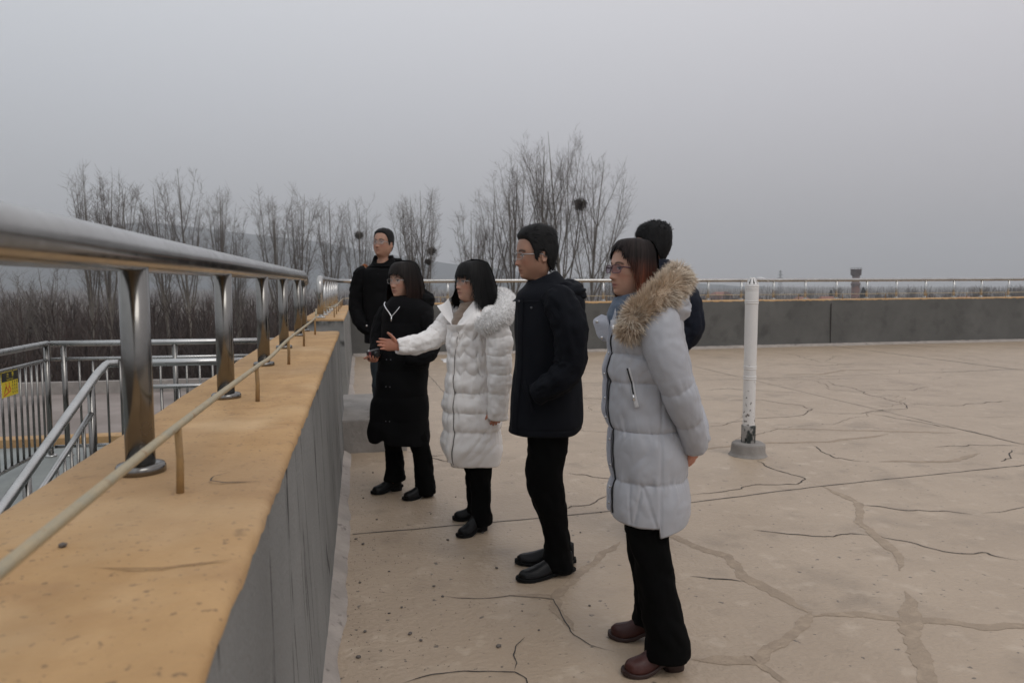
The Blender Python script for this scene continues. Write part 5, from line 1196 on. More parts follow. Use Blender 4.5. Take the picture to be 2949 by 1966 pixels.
fp = [A(-.118, 1.302, -.155), A(-.098, 1.335, -.175), A(-.055, 1.388, -.175), A(.013, 1.452, -.145), A(.062, 1.508, -.075), (.078, .0, 1.53), (.05, .09, 1.50), (-.03, .14, 1.43), (-.12, .13, 1.375), (-.175, .08, 1.352)]
fur(body, fp, [.026, .046, .052, .050, .044, .036, .036, .036, .032, .022], 17000, .044, [(.17, .105, .065), (.56, .43, .31), (.82, .73, .60)], 11, wd=.0011, along=.45, droop=.5, jt=.17)
b = MB(); b.grid(Loft([(1.462, -.112, -.012, .060, .062, 2), (1.43, -.118, -.01, .068, .070, 2), (1.38, -.125, -.005, .074, .08, 2), (1.31, -.125, 0, .07, .08, 2)], 40, 60, lambda P, T: .005 * fbm(P * 26, 3), lambda X, Y, Z: .25 * (X + .11) * np.clip((Z - 1.36) / .08, 0, 1)).P, True, True, True); b.build('neck_warmer', MAT['denim'], body)
cf = slab([(-.219, .03, 1.378), (-.250, .0, 1.356), (-.241, -.01, 1.32), (-.231, -.02, 1.293), (-.212, -.03, 1.277)], [(-.196, -.03, 1.375), (-.19, -.06, 1.35), (-.184, -.075, 1.324), (-.180, -.08, 1.30), (-.178, -.085, 1.281)], .016, bow=.010).build('collar_flap', MAT['grey_knit'], coat)
buttons(cf, [((-.236, -.028, 1.352), (-.4, -.9, 0)), ((-.214, -.05, 1.291), (-.4, -.9, 0))], .006)
b = slab([(-.178, -.08, 1.36), (-.172, -.10, 1.33), (-.165, -.11, 1.29)], [(-.155, -.10, 1.37), (-.145, -.125, 1.33), (-.138, -.135, 1.285)], .014); b.build('collar_flap', MAT['grey_shell'], coat)
b = MB(); b.tube([(-.166, -.128, 1.345), (-.163, -.132, 1.315)], [.006, .0045], 8); b.build('zip_pull', MAT['metal'], coat)
b = MB(); legpair(b, [legN, legF], seed=2); b.build('trousers', MAT['trouser'], body)
shoe(body, (.112, -.072), (-.105, -.170), .055, MAT['brown_leather'], MAT['brown_sole'], .046, .098)
shoe(body, (.062, .125), (-.178, .137), .055, MAT['brown_leather'], MAT['brown_sole'], .046, .098)
def endG(a):
    a = abs(a); return float(np.interp(a, [0, .25, .5, .8, 1.05, 1.22, 1.38, 1.6, 3.2], [.088, .082, .066, .036, .008, -.035, -.11, -.135, -.15]))
hair(body, hG, endG, lambda a, z: .010 + .014 * np.clip((.06 - z) / .12, 0, 1) * np.clip(abs(a) - .9, 0, 1), (.017, .012, .011), 5, 2300, tipcol=(.125, .036, .018), lock=.0032, jit=.01)
glasses(body, hG, MAT['frame_plum'], MAT['lens_plum'], .056, .036, .0017, -.004)

# ---------------- man in the navy overcoat
A = adj(3.774)
hM = Head((-.051, .02, 1.646), 204, 1.03, pitch=-2, fat=1.03, nose=1.05)
nearA = [A(.03, 1.45, -.13), A(.075, 1.40, -.17), A(.125, 1.28, -.205), A(.128, 1.10, -.21), A(.085, 1.02, -.22), A(.01, .965, -.20), A(-.04, .935, -.175)]
farA = [(.03, .17, 1.45), (.05, .23, 1.38), (.08, .26, 1.25), (.07, .25, 1.08), (.02, .24, 1.0), (-.04, .22, .95), (-.07, .2, .93)]
legN = [(.88, .012, -.04, .11, .10), (.70, .012, -.045, .108, .10), (.53, .0, -.047, .094, .095), (.45, .008, -.047, .096, .09), (.36, .03, -.045, .082, .085), (.25, .055, -.04, .070, .075), (.14, .070, -.035, .066, .072), (.075, .074, -.033, .071, .076), (.035, .082, -.03, .074, .076)]
legF = [(.88, .0, .13, .105, .10), (.70, .0, .135, .10, .10), (.53, -.012, .13, .085, .09), (.45, -.012, .13, .08, .086), (.36, .0, .127, .074, .08), (.25, .04, .125, .07, .074), (.14, .07, .122, .066, .072), (.075, .08, .12, .070, .074), (.04, .085, .12, .072, .074)]
body = make_person('person', (.936, 3.656, 0), .2505, hM, [(1.50, -.04, .02, .055, .055), (1.45, .0, .03, .10, .13), (1.3, .02, .03, .12, .17), (1.1, .015, .03, .12, .15), (.9, .01, .045, .13, .15), (.8, .01, .045, .1, .13)],
    [(nearA, [.055, .055, .05, .045, .04, .034, .03]), (farA, [.055, .055, .05, .045, .04, .034, .03])], [([(0, -.04, .9), (.01, -.046, .5), (.07, -.035, .1), (.05, -.045, .05)], [.085, .055, .036, .034]), ([(0, .13, .9), (-.01, .13, .5), (.07, .12, .1), (.05, .12, .05)], [.085, .055, .036, .034])],
    'man in a dark navy coat and glasses, in profile right of the white coat', SKIN['m'], .0052, scalp=lambda x, y, z: z - np.interp(x, *HL_M) > .004)
def dM(P, TH):
    q = np.stack([P[..., 0] * 5 + P[..., 2] * 3, P[..., 1] * 5, P[..., 2] * 4 - P[..., 0] * 5], -1); return .008 * fbm(q, 3) - .003 * np.exp(-((P[..., 2] - .775) / .004) ** 2)
LM = Loft([(1.52, -.005, .02, .085, .085, 2.1), (1.49, .015, .025, .125, .14, 2.2), (1.451, .02, .03, .166, .185, 2.3), (1.40, .025, .03, .178, .20, 2.4), (1.326, .022, .03, .175, .21, 2.4), (1.25, .02, .03, .173, .21, 2.4), (1.19, .021, .03, .173, .205, 2.4), (1.1, .017, .03, .171, .20, 2.4), (1.013, .013, .03, .175, .20, 2.4), (.937, .012, .035, .183, .205, 2.4), (.86, .012, .04, .190, .205, 2.4), (.80, .01, .04, .194, .208, 2.4), (.757, .004, .04, .193, .208, 2.4)], 130, 140, dM,
    lambda X, Y, Z: np.clip((.85 - Z) / .12, 0, 1) * (.03 * np.clip((X - .10) / .1, 0, 1) ** 2 - .012))
b = MB(); LM.add(b, .012); b.grid(sleeve(nearA, [.06, .083, .083, .074, .068, .06, .054], 48, 80, None, 0, .008, 8), True, True); b.grid(sleeve(farA, [.06, .08, .08, .07, .064, .058, .05], 36, 60, None, 0, .007, 9), True, True); coat = b.build('overcoat', MAT['navy_cloth'], body)
cl = Loft([(1.535, -.025, .02, .080, .082, 2), (1.50, -.015, .022, .100, .108, 2.1), (1.455, .0, .025, .142, .15, 2.2), (1.415, .01, .028, .172, .185, 2.3)], 50, 90, lambda P, T: .004 * fbm(P * 16, 3) + .004, lambda X, Y, Z: np.clip((Z - 1.41) / .10, 0, 1) * .48 * np.clip(X + .01, -.12, .08))
b = MB(); P = cl.P; inn = P[:1] + (P[:1].mean(1, keepdims=True) - P[:1]) * .12; inn2 = inn - np.array([0, 0, .05]); b.grid(np.concatenate([inn2, inn + np.array([0, 0, .004]), P]), True); b.build('collar', MAT['navy_cloth'], coat)
blob((.095, .02, 1.452), (.112, .135, .072), 14, .012).build('hood', MAT['navy_cloth'], body)
b = MB(); b.grid(strip(LM, [(R(217), z) for z in np.linspace(1.43, .73, 12)], .05, .004, 60, .004)); b.build('placket', MAT['navy_cloth'], coat)
buttons(coat, [(LM.point(LM.th_of_u(u, z), z, .012), (-.3, -1, .1)) for u, z in ((-.12, 1.415), (-.066, 1.385), (.004, 1.404), (.034, 1.42))], .0055, 'iron')
b = MB(); b.grid(strip(LM, [(LM.th_of_u(-.105 + .05 * t, 1.02 - .16 * t), 1.02 - .16 * t) for t in np.linspace(0, 1, 6)], .03, .004, 20, .004)); b.build('pocket_flap', MAT['navy_cloth'], coat)
b = MB(); legpair(b, [legN, legF], seed=4, wr=.008); b.build('trousers', MAT['trouser'], body)
shoe(body, (.142, .004), (-.128, -.134), .022, MAT['leather'], MAT['rubber'], .049, .088); shoe(body, (.158, .122), (-.147, .110), .022, MAT['leather'], MAT['rubber'], .049, .088)
short_hair(body, hM, hline(HL_M), lambda x, y, z: .012 + .012 * np.clip((z - .05) / .06, 0, 1) + .004 * np.clip(-x / .1, 0, 1), (.011, .0105, .0105), 3, 2600, .022, comb=(-.5, .1, .0))
glasses(body, hM, MAT['frame_thin'], MAT['lens_clear'], .054, .033, .0016, -.003)

# ---------------- woman in the long white down coat, arm held out
A = adj(4.571)
hW = Head((-.018, -.06, 1.508), 216, .935, pitch=5, female=True, fat=1.04)
nearA = [A(.07, 1.33, -.15), A(.118, 1.285, -.20), A(.146, 1.19, -.235), A(.157, 1.07, -.24), A(.160, .95, -.235), A(.155, .818, -.225), A(.146, .662, -.22)]
farA = [(-.07, .06, 1.325), (-.13, .085, 1.275), (-.20, .07, 1.205), (-.272, .03, 1.155), (-.36, -.02, 1.128), (-.462, -.07, 1.121)]
legN = [(.6, .03, -.13, .09, .085), (.45, .035, -.135, .082, .08), (.36, .032, -.14, .074, .076), (.24, .038, -.145, .066, .07), (.15, .038, -.15, .064, .068), (.05, .04, -.155, .066, .07)]
legF = [(.6, .0, .04, .085, .085), (.45, .0, .045, .07, .07), (.36, .0, .05, .062, .066), (.24, .005, .055, .06, .064), (.12, .01, .06, .062, .066), (.06, .01, .06, .064, .068)]
body = make_person('person', (.702, 4.517, 0), .1541, hW, [(1.36, -.02, -.06, .055, .055), (1.31, -.005, -.05, .07, .10), (1.15, -.02, -.05, .09, .13), (.95, -.03, -.05, .10, .12), (.8, -.02, -.05, .12, .14), (.7, -.01, -.05, .09, .12)],
    [(nearA, [.045, .05, .046, .042, .04, .034, .027]), (farA, [.045, .05, .046, .04, .034, .027])], [([(.03, -.12, .75), (.035, -.14, .4), (.04, -.155, .1), (.02, -.17, .05)], [.075, .05, .034, .032]), ([(0, .03, .75), (0, .05, .4), (.01, .06, .1), (-.01, .06, .05)], [.075, .05, .034, .032])],
    'woman in a long white down coat with white fur collar, holding out her open hand', SKIN['f'], .0038,
    hands=[dict(wrist=(-.452, -.066, 1.124), d=(-.93, -.30, .15), n=(.28, -.95, -.05), thumb=(.1, 0, 1), sc=.90, curl=(.10, .06, .08, .12), spread=.035, tang=.8, tcurl=.25), dict(wrist=np.array(A(.146, .735, -.22)), d=(-.1, .0, -1), n=(-.3, .95, 0), thumb=(-1, -.2, 0), sc=.85, curl=(.3, .35, .4, .4))])
SW = [1.46, 1.19, 1.08, .97, .85, .73, .615, .38]
def dW(P, TH):
    tri = np.abs(((TH * 2.7 + .35 * vnoise(np.stack([TH * 2, 0 * TH, P[..., 2] * 6], -1))) % 1) - .5) * 2; chest = np.clip((P[..., 2] - .93) / .05, 0, 1) * np.clip((1.27 - P[..., 2]) / .05, 0, 1)
    z = P[..., 2] + .007 * vnoise(np.stack([TH * 4, P[..., 2] * 5, 0 * TH], -1)) + chest * .042 * (tri - .5)
    ds = seamdist(z, SW[1:-1]); d = puff(z, SW, .021, .42) * (1 - .35 * chest) - .016
    d = d + .010 * vnoise(np.stack([TH * 10, P[..., 2] * 7, 0 * TH + 3], -1)) * np.exp(-ds / .032) + .005 * vnoise(np.stack([TH * 22, P[..., 2] * 9, 0 * TH + 7], -1)) * np.exp(-ds / .018) + .0042 * billow(np.stack([P[..., 0] * 5 + P[..., 2] * 7, P[..., 1] * 5, P[..., 2] * 9 - P[..., 0] * 5], -1), 2) + .004 * billow(np.stack([P[..., 0] * 16 - P[..., 2] * 14, P[..., 1] * 12, P[..., 2] * 8], -1), 1)
    return d
def tW(X, Y, Z):
    k = np.clip((.61 - Z) / .2, 0, 1); up = np.clip((Z - 1.26) / .10, 0, 1)
    return k * (.085 * np.clip((-.125 - X) / .09, 0, 1) - .012 * np.clip((X - .05) / .1, 0, 1)) - up * .135 * np.clip((-.0 - X) / .11, 0, 1)
LW = Loft([(1.40, -.03, -.05, .085, .085, 2.1), (1.364, -.025, -.05, .112, .13, 2.2), (1.317, -.015, -.05, .142, .16, 2.3), (1.27, -.016, -.05, .152, .172, 2.4), (1.223, -.02, -.05, .150, .172, 2.4), (1.153, -.03, -.05, .146, .172, 2.4), (1.058, -.028, -.05, .144, .17, 2.4), (.94, -.028, -.05, .145, .17, 2.4), (.845, -.034, -.05, .152, .175, 2.4), (.761, -.025, -.05, .172, .185, 2.4), (.66, -.014, -.05, .182, .19, 2.4), (.55, -.016, -.05, .188, .195, 2.4), (.50, -.018, -.05, .189, .195, 2.4), (.445, -.012, -.05, .182, .19, 2.4), (.412, -.004, -.05, .172, .185, 2.4)], 230, 220, dW, tW)
b = MB(); LW.add(b, .02); ss = [0, .10, .20, .30, .41, .53, .75]
b.grid(sleeve(nearA, [.050, .070, .078, .076, .074, .069, .057], 60, 150, ss, .011, .006, 13, crisp=True, freq=(4, 15)), True, True)
b.grid(sleeve(farA, [.055, .082, .076, .066, .058, .050], 56, 130, [0, .08, .16, .235, .31, .5], .008, .0055, 15, crisp=True, freq=(4, 16)), True, True); coat = b.build('down_coat', MAT['white_shell'], body)
b = MB(); fz = [(LW.th_of_u(u, z), z) for u, z in [(-.098, 1.215), (-.104, 1.15), (-.113, 1.06), (-.117, .95), (-.120, .82), (-.122, .7), (-.124, .55), (-.126, .43)]]; b.grid(strip(LW, fz, .005, .002, 80, .003)); b.build('front_zip', MAT['zip_dark'], coat)
b = MB(); fz2 = [(t - .13, z) for t, z in fz]; b.grid(strip(LW, fz2, .040, .006, 80, .008)); b.build('placket', MAT['white_shell'], coat)
b = MB(); b.grid(strip(LW, [(LW.th_of_u(.02 + .03 * t, 1.07 - .115 * t), 1.07 - .115 * t) for t in np.linspace(0, 1, 6)], .02, .006, 20, .005)); b.build('pocket_welt', MAT['white_shell'], coat)
slab([A(-.103, 1.238, -.165), A(-.055, 1.262, -.18), A(-.012, 1.302, -.165), A(.03, 1.345, -.13)], [A(-.098, 1.232, -.175), A(-.05, 1.236, -.205), A(.0, 1.246, -.205), A(.045, 1.30, -.175)], .016).build('collar', MAT['white_shell'], coat)
slab([(-.108, -.11, 1.245), (-.125, -.06, 1.31), (-.135, -.02, 1.36), (-.155, .02, 1.41)], [(-.118, -.10, 1.238), (-.165, -.05, 1.285), (-.20, -.01, 1.33), (-.225, .02, 1.365)], .022, bow=.018).build('collar', MAT['white_shell'], coat)
fur(body, [A(.035, 1.258, -.235), A(.085, 1.252, -.270), A(.15, 1.285, -.262), A(.200, 1.345, -.19), (.190, -.08, 1.405), (.14, .03, 1.425), (.04, .08, 1.41), (-.07, .08, 1.37)], [.034, .060, .066, .062, .054, .047, .04, .03], 15000, .022, [(.90, .885, .87), (.92, .905, .89), (.93, .92, .91)], 21, 'fur_collar', wd=.0012, along=.1, jt=.16, clump=.3)
b = MB(); b.grid(Loft([(1.395, -.022, -.06, .062, .060, 2), (1.36, -.03, -.06, .066, .066, 2), (1.31, -.045, -.055, .08, .085, 2), (1.22, -.055, -.05, .09, .11, 2)], 40, 60, lambda P, T: .005 * fbm(P * np.array([15, 15, 40]), 3), lambda X, Y, Z: .2 * (X + .02) * np.clip((Z - 1.3) / .08, 0, 1)).P, True, True, True); b.build('knit_collar', MAT['tan_knit'], body)
b = MB(); legpair(b, [legN, legF], seed=6); b.build('trousers', MAT['trouser'], body)
shoe(body, (.064, -.128), (-.092, -.272), .05, MAT['leather'], MAT['rubber'], .044, .092); shoe(body, (.085, .058), (-.13, .068), .05, MAT['leather'], MAT['rubber'], .044, .092)
def endW(a):
    a = abs(a); return float(np.interp(a, [0, .5, .8, .98, 1.12, 1.25, 1.45, 1.8, 3.2], [.034, .034, .026, .008, -.03, -.11, -.17, -.20, -.175]))
hair(body, hW, endW, lambda a, z: .012 + (.020 + .045 * np.clip((.09 - z) / .10, 0, 1) * np.clip((z + .24) / .12, .35, 1)) * np.clip((abs(a) - .9) / 1.2, 0, 1), (.0095, .009, .009), 8, 2600, wave=.006, lock=.0032, flick=.042, jit=.018)
glasses(body, hW, MAT['frame_thin'], MAT['lens_clear'], .050, .034, .0013, -.004, rimless=True)

# ---------------- woman in the long black coat with a small camera
A = adj(5.365)
hK = Head((.008, -.10, 1.520), 226, .985, pitch=2, female=True, fat=1.02)
nearA = [(.10, -.18, 1.32), (.15, -.20, 1.25), (.178, -.21, 1.14), (.185, -.215, 1.04), (.12, -.29, .99), (.02, -.30, 1.0)]
farA = [(-.04, .02, 1.33), (-.10, .02, 1.28), (-.150, -.02, 1.18), (-.165, -.08, 1.08), (-.175, -.16, 1.02), (-.182, -.19, 1.005)]
legN = [(.55, .075, -.14, .08, .08), (.42, .105, -.16, .072, .075), (.36, .118, -.168, .070, .072), (.28, .132, -.175, .067, .07), (.15, .142, -.18, .072, .074), (.07, .15, -.185, .076, .076), (.035, .152, -.187, .078, .078)]
legF = [(.5, -.06, -.02, .085, .085), (.36, -.072, -.018, .068, .07), (.28, -.07, -.016, .064, .068), (.2, -.067, -.014, .065, .068), (.12, -.068, -.012, .074, .074), (.085, -.069, -.012, .077, .076)]
body = make_person('person', (.312, 5.356, 0), .0582, hK, [(1.37, .02, -.09, .055, .055), (1.32, .03, -.09, .10, .11), (1.15, .04, -.09, .12, .12), (.95, .03, -.09, .10, .11), (.75, .0, -.09, .12, .13), (.6, .0, -.09, .1, .12)],
    [(nearA, [.045, .05, .045, .04, .034, .028]), (farA, [.045, .05, .045, .04, .032, .026])], [([(.05, -.12, .7), (.10, -.16, .40), (.15, -.185, .1), (.12, -.2, .05)], [.075, .05, .034, .032]), ([(-.05, -.03, .7), (-.07, -.016, .35), (-.068, -.012, .12), (-.09, -.02, .06)], [.075, .05, .034, .032])],
    'woman in a long black coat holding a small camera, left of the white coat', SKIN['f'], .0048,
    hands=[dict(wrist=(-.186, -.195, 1.000), d=(-.22, -.93, -.28), n=(.05, -.25, 1), thumb=(-1, .1, .3), sc=.86, curl=(.72, .75, .75, .7), spread=.04, tang=.5)])
def dK(P, TH): return .010 * fbm(np.stack([P[..., 0] * 5 + P[..., 2] * 3, P[..., 1] * 5, P[..., 2] * 5], -1), 3) + puff(P[..., 2], [1.5, 1.23, 1.08, .9, .72, .55, .2], .008) - .004
LK = Loft([(1.42, .03, -.09, .08, .08, 2.1), (1.396, .04, -.09, .12, .125, 2.2), (1.342, .048, -.09, .165, .165, 2.3), (1.28, .045, -.09, .18, .18, 2.4), (1.206, .04, -.09, .182, .185, 2.4), (1.124, .035, -.09, .18, .185, 2.4), (1.03, .028, -.09, .178, .185, 2.4), (.96, .015, -.09, .178, .185, 2.4), (.878, .003, -.09, .178, .185, 2.4), (.782, -.004, -.09, .183, .19, 2.4), (.713, -.012, -.09, .192, .19, 2.4), (.66, -.021, -.09, .198, .19, 2.4), (.56, -.028, -.09, .210, .19, 2.4), (.49, -.032, -.09, .218, .19, 2.4), (.43, -.029, -.09, .222, .19, 2.4), (.388, -.025, -.09, .216, .19, 2.4)], 150, 130, dK,
    lambda X, Y, Z: np.clip((.57 - Z) / .15, 0, 1) * (-.012 * np.clip(X / .15, -1, 1) + .03 * np.exp(-((X + .14) / .03) ** 2) * (Y < -.1)))
b = MB(); LK.add(b, .014); b.grid(sleeve(nearA, [.05, .062, .062, .060, .055, .048], 40, 70, None, 0, .008, 18), True, True); b.grid(sleeve(farA, [.055, .072, .066, .06, .052, .046], 40, 70, None, 0, .008, 19), True, True); coat = b.build('long_coat', MAT['black_cloth'], body)
cl = Loft([(1.412, .015, -.10, .085, .088, 2), (1.385, .02, -.095, .115, .12, 2.1), (1.345, .03, -.09, .150, .155, 2.2)], 40, 80, lambda P, T: .005 * fbm(P * 16, 3) + .006, lambda X, Y, Z: np.clip((Z - 1.34) / .08, 0, 1) * (.25 * np.clip(X, -.12, .1) - .06 * np.clip((-Y - .14) / .05, 0, 1)))
b = MB(); P = cl.P; inn = P[:1] + (P[:1].mean(1, keepdims=True) - P[:1]) * .15; b.grid(np.concatenate([inn - np.array([0, 0, .05]), inn, P]), True); b.build('collar', MAT['black_cloth'], coat)
b = MB(); zp = [(LK.th_of_u(u, z), z) for u, z in ((-.060, 1.345), (-.072, 1.315), (-.063, 1.277))]; b.grid(strip(LK, [(LK.th_of_u(-.112, 1.372), 1.372), (LK.th_of_u(-.098, 1.345), 1.345), (LK.th_of_u(-.08, 1.31), 1.31), (LK.th_of_u(-.062, 1.277), 1.277)], .007, .016, 24, .003)); b.grid(strip(LK, [(LK.th_of_u(-.008, 1.345), 1.345), (LK.th_of_u(-.035, 1.31), 1.31), (LK.th_of_u(-.062, 1.277), 1.277)], .006, .016, 20, .003))
p = LK.point(LK.th_of_u(-.062, 1.277), 1.277, .018); b.tube([p, p + np.array([-.002, -.004, -.032])], [.0045, .0035], 8); b.build('zip', MAT['metal'], coat)
for z in (1.16, .985, .8, .56): buttons(coat, [(LK.point(LK.th_of_u(-.085 - .05 * (1.2 - z), z), z, .006), (-.4, -1, 0)), (LK.point(LK.th_of_u(-.06 - .05 * (1.2 - z), z), z, .006), (-.4, -1, 0))], .004, 'iron')
blob((.118, -.05, 1.375), (.112, .125, .088), 24, .012).build('hood', MAT['black_cloth'], body)
b = MB(); legpair(b, [legN, legF], seed=8); b.build('trousers', MAT['trouser'], body)
shoe(body, (.198, -.160), (.0, -.260), .035, MAT['leather'], MAT['rubber'], .044, .09); shoe(body, (-.024, .016), (-.222, -.076), .035, MAT['leather'], MAT['rubber'], .044, .09)
def endK(a):
    a = abs(a); return float(np.interp(a, [0, .4, .7, .88, 1.02, 1.12, 1.3, 3.2], [.050, .044, .034, .010, -.04, -.12, -.155, -.15]))
hair(body, hK, endK, lambda a, z: .012 + (.014 + .042 * np.clip((.09 - z) / .14, 0, 1)) * np.clip((abs(a) - .9) / 1.1, 0, 1), (.014, .011, .010), 12, 2300, tipcol=(.026, .014, .011), lock=.0033, jit=.012)
glasses(body, hK, MAT['frame_thin'], MAT['lens_clear'], .052, .034, .0014, -.004)
cm = empty('camera_compact', (0, 0, 0)); ca = .0582
def kw_(p): c, s = math.cos(-ca), math.sin(-ca); return (.312 + p[0] * c - p[1] * s, 5.356 + p[0] * s + p[1] * c, p[2])
cm.name = 'compact_camera'; cm.location = kw_((-.196, -.268, 1.026)); cm.rotation_euler = (.15, -.2, .5); tag(cm, 'small black and red camera held low by the woman in the black coat', 'camera')
b = MB(); b.box(-.045, .045, -.014, .014, -.029, .029); me = b.mesh('case', mk('camera_black', (.02, .016, .018), .4), False); bevel_mesh(me, .006, 3); link('case', me, cm)
b = MB(); b.tube([(.008, -.013, 0), (.008, -.026, 0), (.008, -.033, 0), (.008, -.034, 0)], [.021, .021, .018, .012], 24); b.build('lens_barrel', mk('camera_barrel', (.012, .012, .013), .3), cm)
b = MB(); b.box(-.043, -.024, -.0152, .0152, -.027, .027); me = b.mesh('grip', mk('camera_red', (.13, .02, .03), .45), False); bevel_mesh(me, .004, 2); link('grip', me, cm)
b = MB(); b.tube([(-.03, 0, .028), (-.03, 0, .034)], [.006, .005], 12); b.build('shutter_button', MAT['metal'], cm)

# ---------------- man in the black jacket on the concrete block
hB = Head((.004, .0, 1.568), 237, 1.03, pitch=9, fat=1.10)
nearA = [(-.14, 0, 1.32), (-.195, .0, 1.275), (-.235, .015, 1.12), (-.245, .01, .97), (-.20, -.05, .83), (-.11, -.06, .76)]
farA = [(.16, .0, 1.32), (.21, .0, 1.27), (.25, .015, 1.12), (.255, .01, .97), (.2, -.05, .85), (.12, -.06, .78)]
lN = [(.8, .085, 0, .10, .10), (.6, .085, 0, .092, .09), (.42, .09, -.01, .08, .08), (.2, .09, 0, .07, .07), (.05, .09, 0, .072, .075)]; lF = [(z, -.035 - .01 * (z < .5), y, a, c) for z, x, y, a, c in lN]
body = make_person('person', (.24, 7.0, .3), .0343, hB, [(1.42, .0, .01, .056, .056), (1.37, 0, .015, .062, .058), (1.30, .01, .01, .10, .07), (1.2, .01, .0, .15, .09), (1.0, .01, 0, .14, .10), (.85, .01, 0, .15, .11), (.75, .02, 0, .12, .1)],
    [(nearA, [.05, .055, .048, .042, .036, .03]), (farA, [.05, .055, .048, .042, .036, .03])], [([(.085, 0, .85), (.09, -.01, .45), (.09, 0, .1), (.09, -.04, .05)], [.085, .055, .036, .034]), ([(-.035, 0, .85), (-.045, -.01, .45), (-.045, 0, .1), (-.045, -.04, .05)], [.085, .055, .036, .034])],
    'man in a black jacket and glasses looking up, standing on the block at the back', SKIN['m'], .0065, scalp=lambda x, y, z: z - np.interp(x, *HL_M) > .006)
LB = Loft([(1.425, .0, .01, .082, .082, 2), (1.395, .005, .01, .115, .098, 2.1), (1.36, .008, .005, .165, .115, 2.2), (1.31, .008, .0, .205, .13, 2.4), (1.2, .008, 0, .205, .145, 2.5), (1.05, .01, 0, .198, .145, 2.5), (.9, .01, 0, .188, .145, 2.5), (.78, .01, 0, .185, .145, 2.5), (.66, .01, 0, .186, .148, 2.5)], 90, 100, lambda P, T: .009 * fbm(P * np.array([5, 5, 7]), 3), lambda X, Y, Z: -.035 * np.clip((-Y - .5 * X) / .08, 0, 1) * np.clip((Z - 1.33) / .07, 0, 1))
b = MB(); LB.add(b, .012); b.grid(sleeve(nearA, [.06, .078, .075, .07, .062, .055], 40, 70, None, 0, .008, 28), True, True); b.grid(sleeve(farA, [.06, .078, .075, .07, .062, .055], 40, 70, None, 0, .008, 29), True, True); coat = b.build('jacket', MAT['black_cloth'], body)
cl = Loft([(1.445, .0, .015, .088, .088, 2), (1.41, .0, .012, .10, .10, 2), (1.365, .005, .008, .13, .115, 2.1)], 40, 80, lambda P, T: .006 * fbm(P * 16, 3) + .006, lambda X, Y, Z: np.clip((Z - 1.36) / .07, 0, 1) * (-.075 * np.clip((-Y - .0 - .5 * X) / .09, -.3, 1)))
b = MB(); P = cl.P; inn = P[:1] + (P[:1].mean(1, keepdims=True) - P[:1]) * .15; b.grid(np.concatenate([inn - np.array([0, 0, .05]), inn, P]), True); b.build('collar', MAT['black_cloth'], coat)
blob((.06, .09, 1.385), (.15, .09, .06), 34, .012).build('hood', MAT['black_cloth'], body)
buttons(coat, [((-.155, -.14, .82), (-.3, -1, 0))], .008)
buttons(coat, [((-.045, -.128, 1.285), (-.2, -1, 0))], .005, 'iron')
fur(body, [(-.145, .09, 1.345), (-.17, .07, 1.36), (-.19, .05, 1.335)], [.014, .024, .014], 500, .018, [(.30, .10, .04), (.45, .17, .07), (.5, .25, .13)], 31, 'hood_lining')
b = MB(); legpair(b, [lN, lF], seed=10); b.build('jeans', MAT['jeans'], body)
shoe(body, (.12, .05), (.05, -.19), .02, MAT['leather'], MAT['rubber'], .048, .085); shoe(body, (-.02, .05), (-.10, -.19), .02, MAT['leather'], MAT['rubber'], .048, .085)
HL_B = ([-.11, -.05, -.03, -.012, .004, .02, .032, .045, .06, .075, .1], [-.075, -.06, -.03, .014, .018, -.015, .0, .045, .075, .088, .09])
short_hair(body, hB, hline(HL_B), lambda x, y, z: .008 + .007 * np.clip((z - .05) / .06, 0, 1), (.013, .012, .012), 6, 1500, .012)
glasses(body, hB, MAT['frame_thin'], MAT['lens_clear'], .054, .033, .0016, -.003)

# ---------------- man in dark blue behind the grey parka
hR = Head((-.058, .0, 1.712), 180, 1.0, pitch=0)
nearA = [(.03, -.12, 1.535), (.08, -.165, 1.48), (.135, -.19, 1.39), (.155, -.195, 1.27), (.11, -.20, 1.19), (.03, -.20, 1.12), (-.03, -.18, 1.06)]
farA = [(.03, .12, 1.535), (.07, .17, 1.47), (.10, .2, 1.35), (.10, .19, 1.22), (.05, .18, 1.13), (-.02, .16, 1.06)]
lN = [(.95, -.01, -.085, .105, .10), (.7, -.01, -.085, .09, .09), (.45, -.025, -.075, .08, .08), (.2, -.03, -.065, .07, .072), (.05, -.03, -.06, .07, .074)]; lF = [(z, x, y + .18, a, c) for z, x, y, a, c in lN]
body = make_person('person', (1.713, 3.998, 0), .4047, hR, [(1.56, -.04, 0, .056, .056), (1.52, 0, 0, .09, .12), (1.4, .02, 0, .12, .17), (1.2, .0, 0, .12, .15), (1.0, -.01, 0, .12, .14), (.9, -.01, 0, .1, .13)],
    [(nearA, [.05, .055, .05, .045, .04, .034, .03]), (farA, [.05, .055, .05, .045, .036, .03])], [([(-.01, -.085, 1.0), (-.022, -.075, .5), (-.03, -.06, .1), (-.05, -.04, .05)], [.085, .055, .036, .034]), ([(-.01, .095, 1.0), (-.022, .105, .5), (-.03, .12, .1), (-.05, .14, .05)], [.085, .055, .036, .034])],
    'tall man in a dark blue jacket, mostly hidden behind the woman in the grey parka', SKIN['m'], .0065, scalp=lambda x, y, z: z - np.interp(x, *HL_M) > .004)
LR = Loft([(1.625, -.015, 0, .068, .072, 2), (1.595, .0, 0, .09, .10, 2.1), (1.565, .018, 0, .115, .15, 2.2), (1.5, .03, 0, .150, .195, 2.4), (1.4, .035, 0, .17, .205, 2.4), (1.3, .028, 0, .172, .205, 2.4), (1.2, .01, 0, .165, .2, 2.4), (1.0, -.01, 0, .155, .19, 2.4), (.85, -.01, 0, .158, .19, 2.4)], 90, 100, lambda P, T: .008 * fbm(P * np.array([5, 5, 7]), 3))
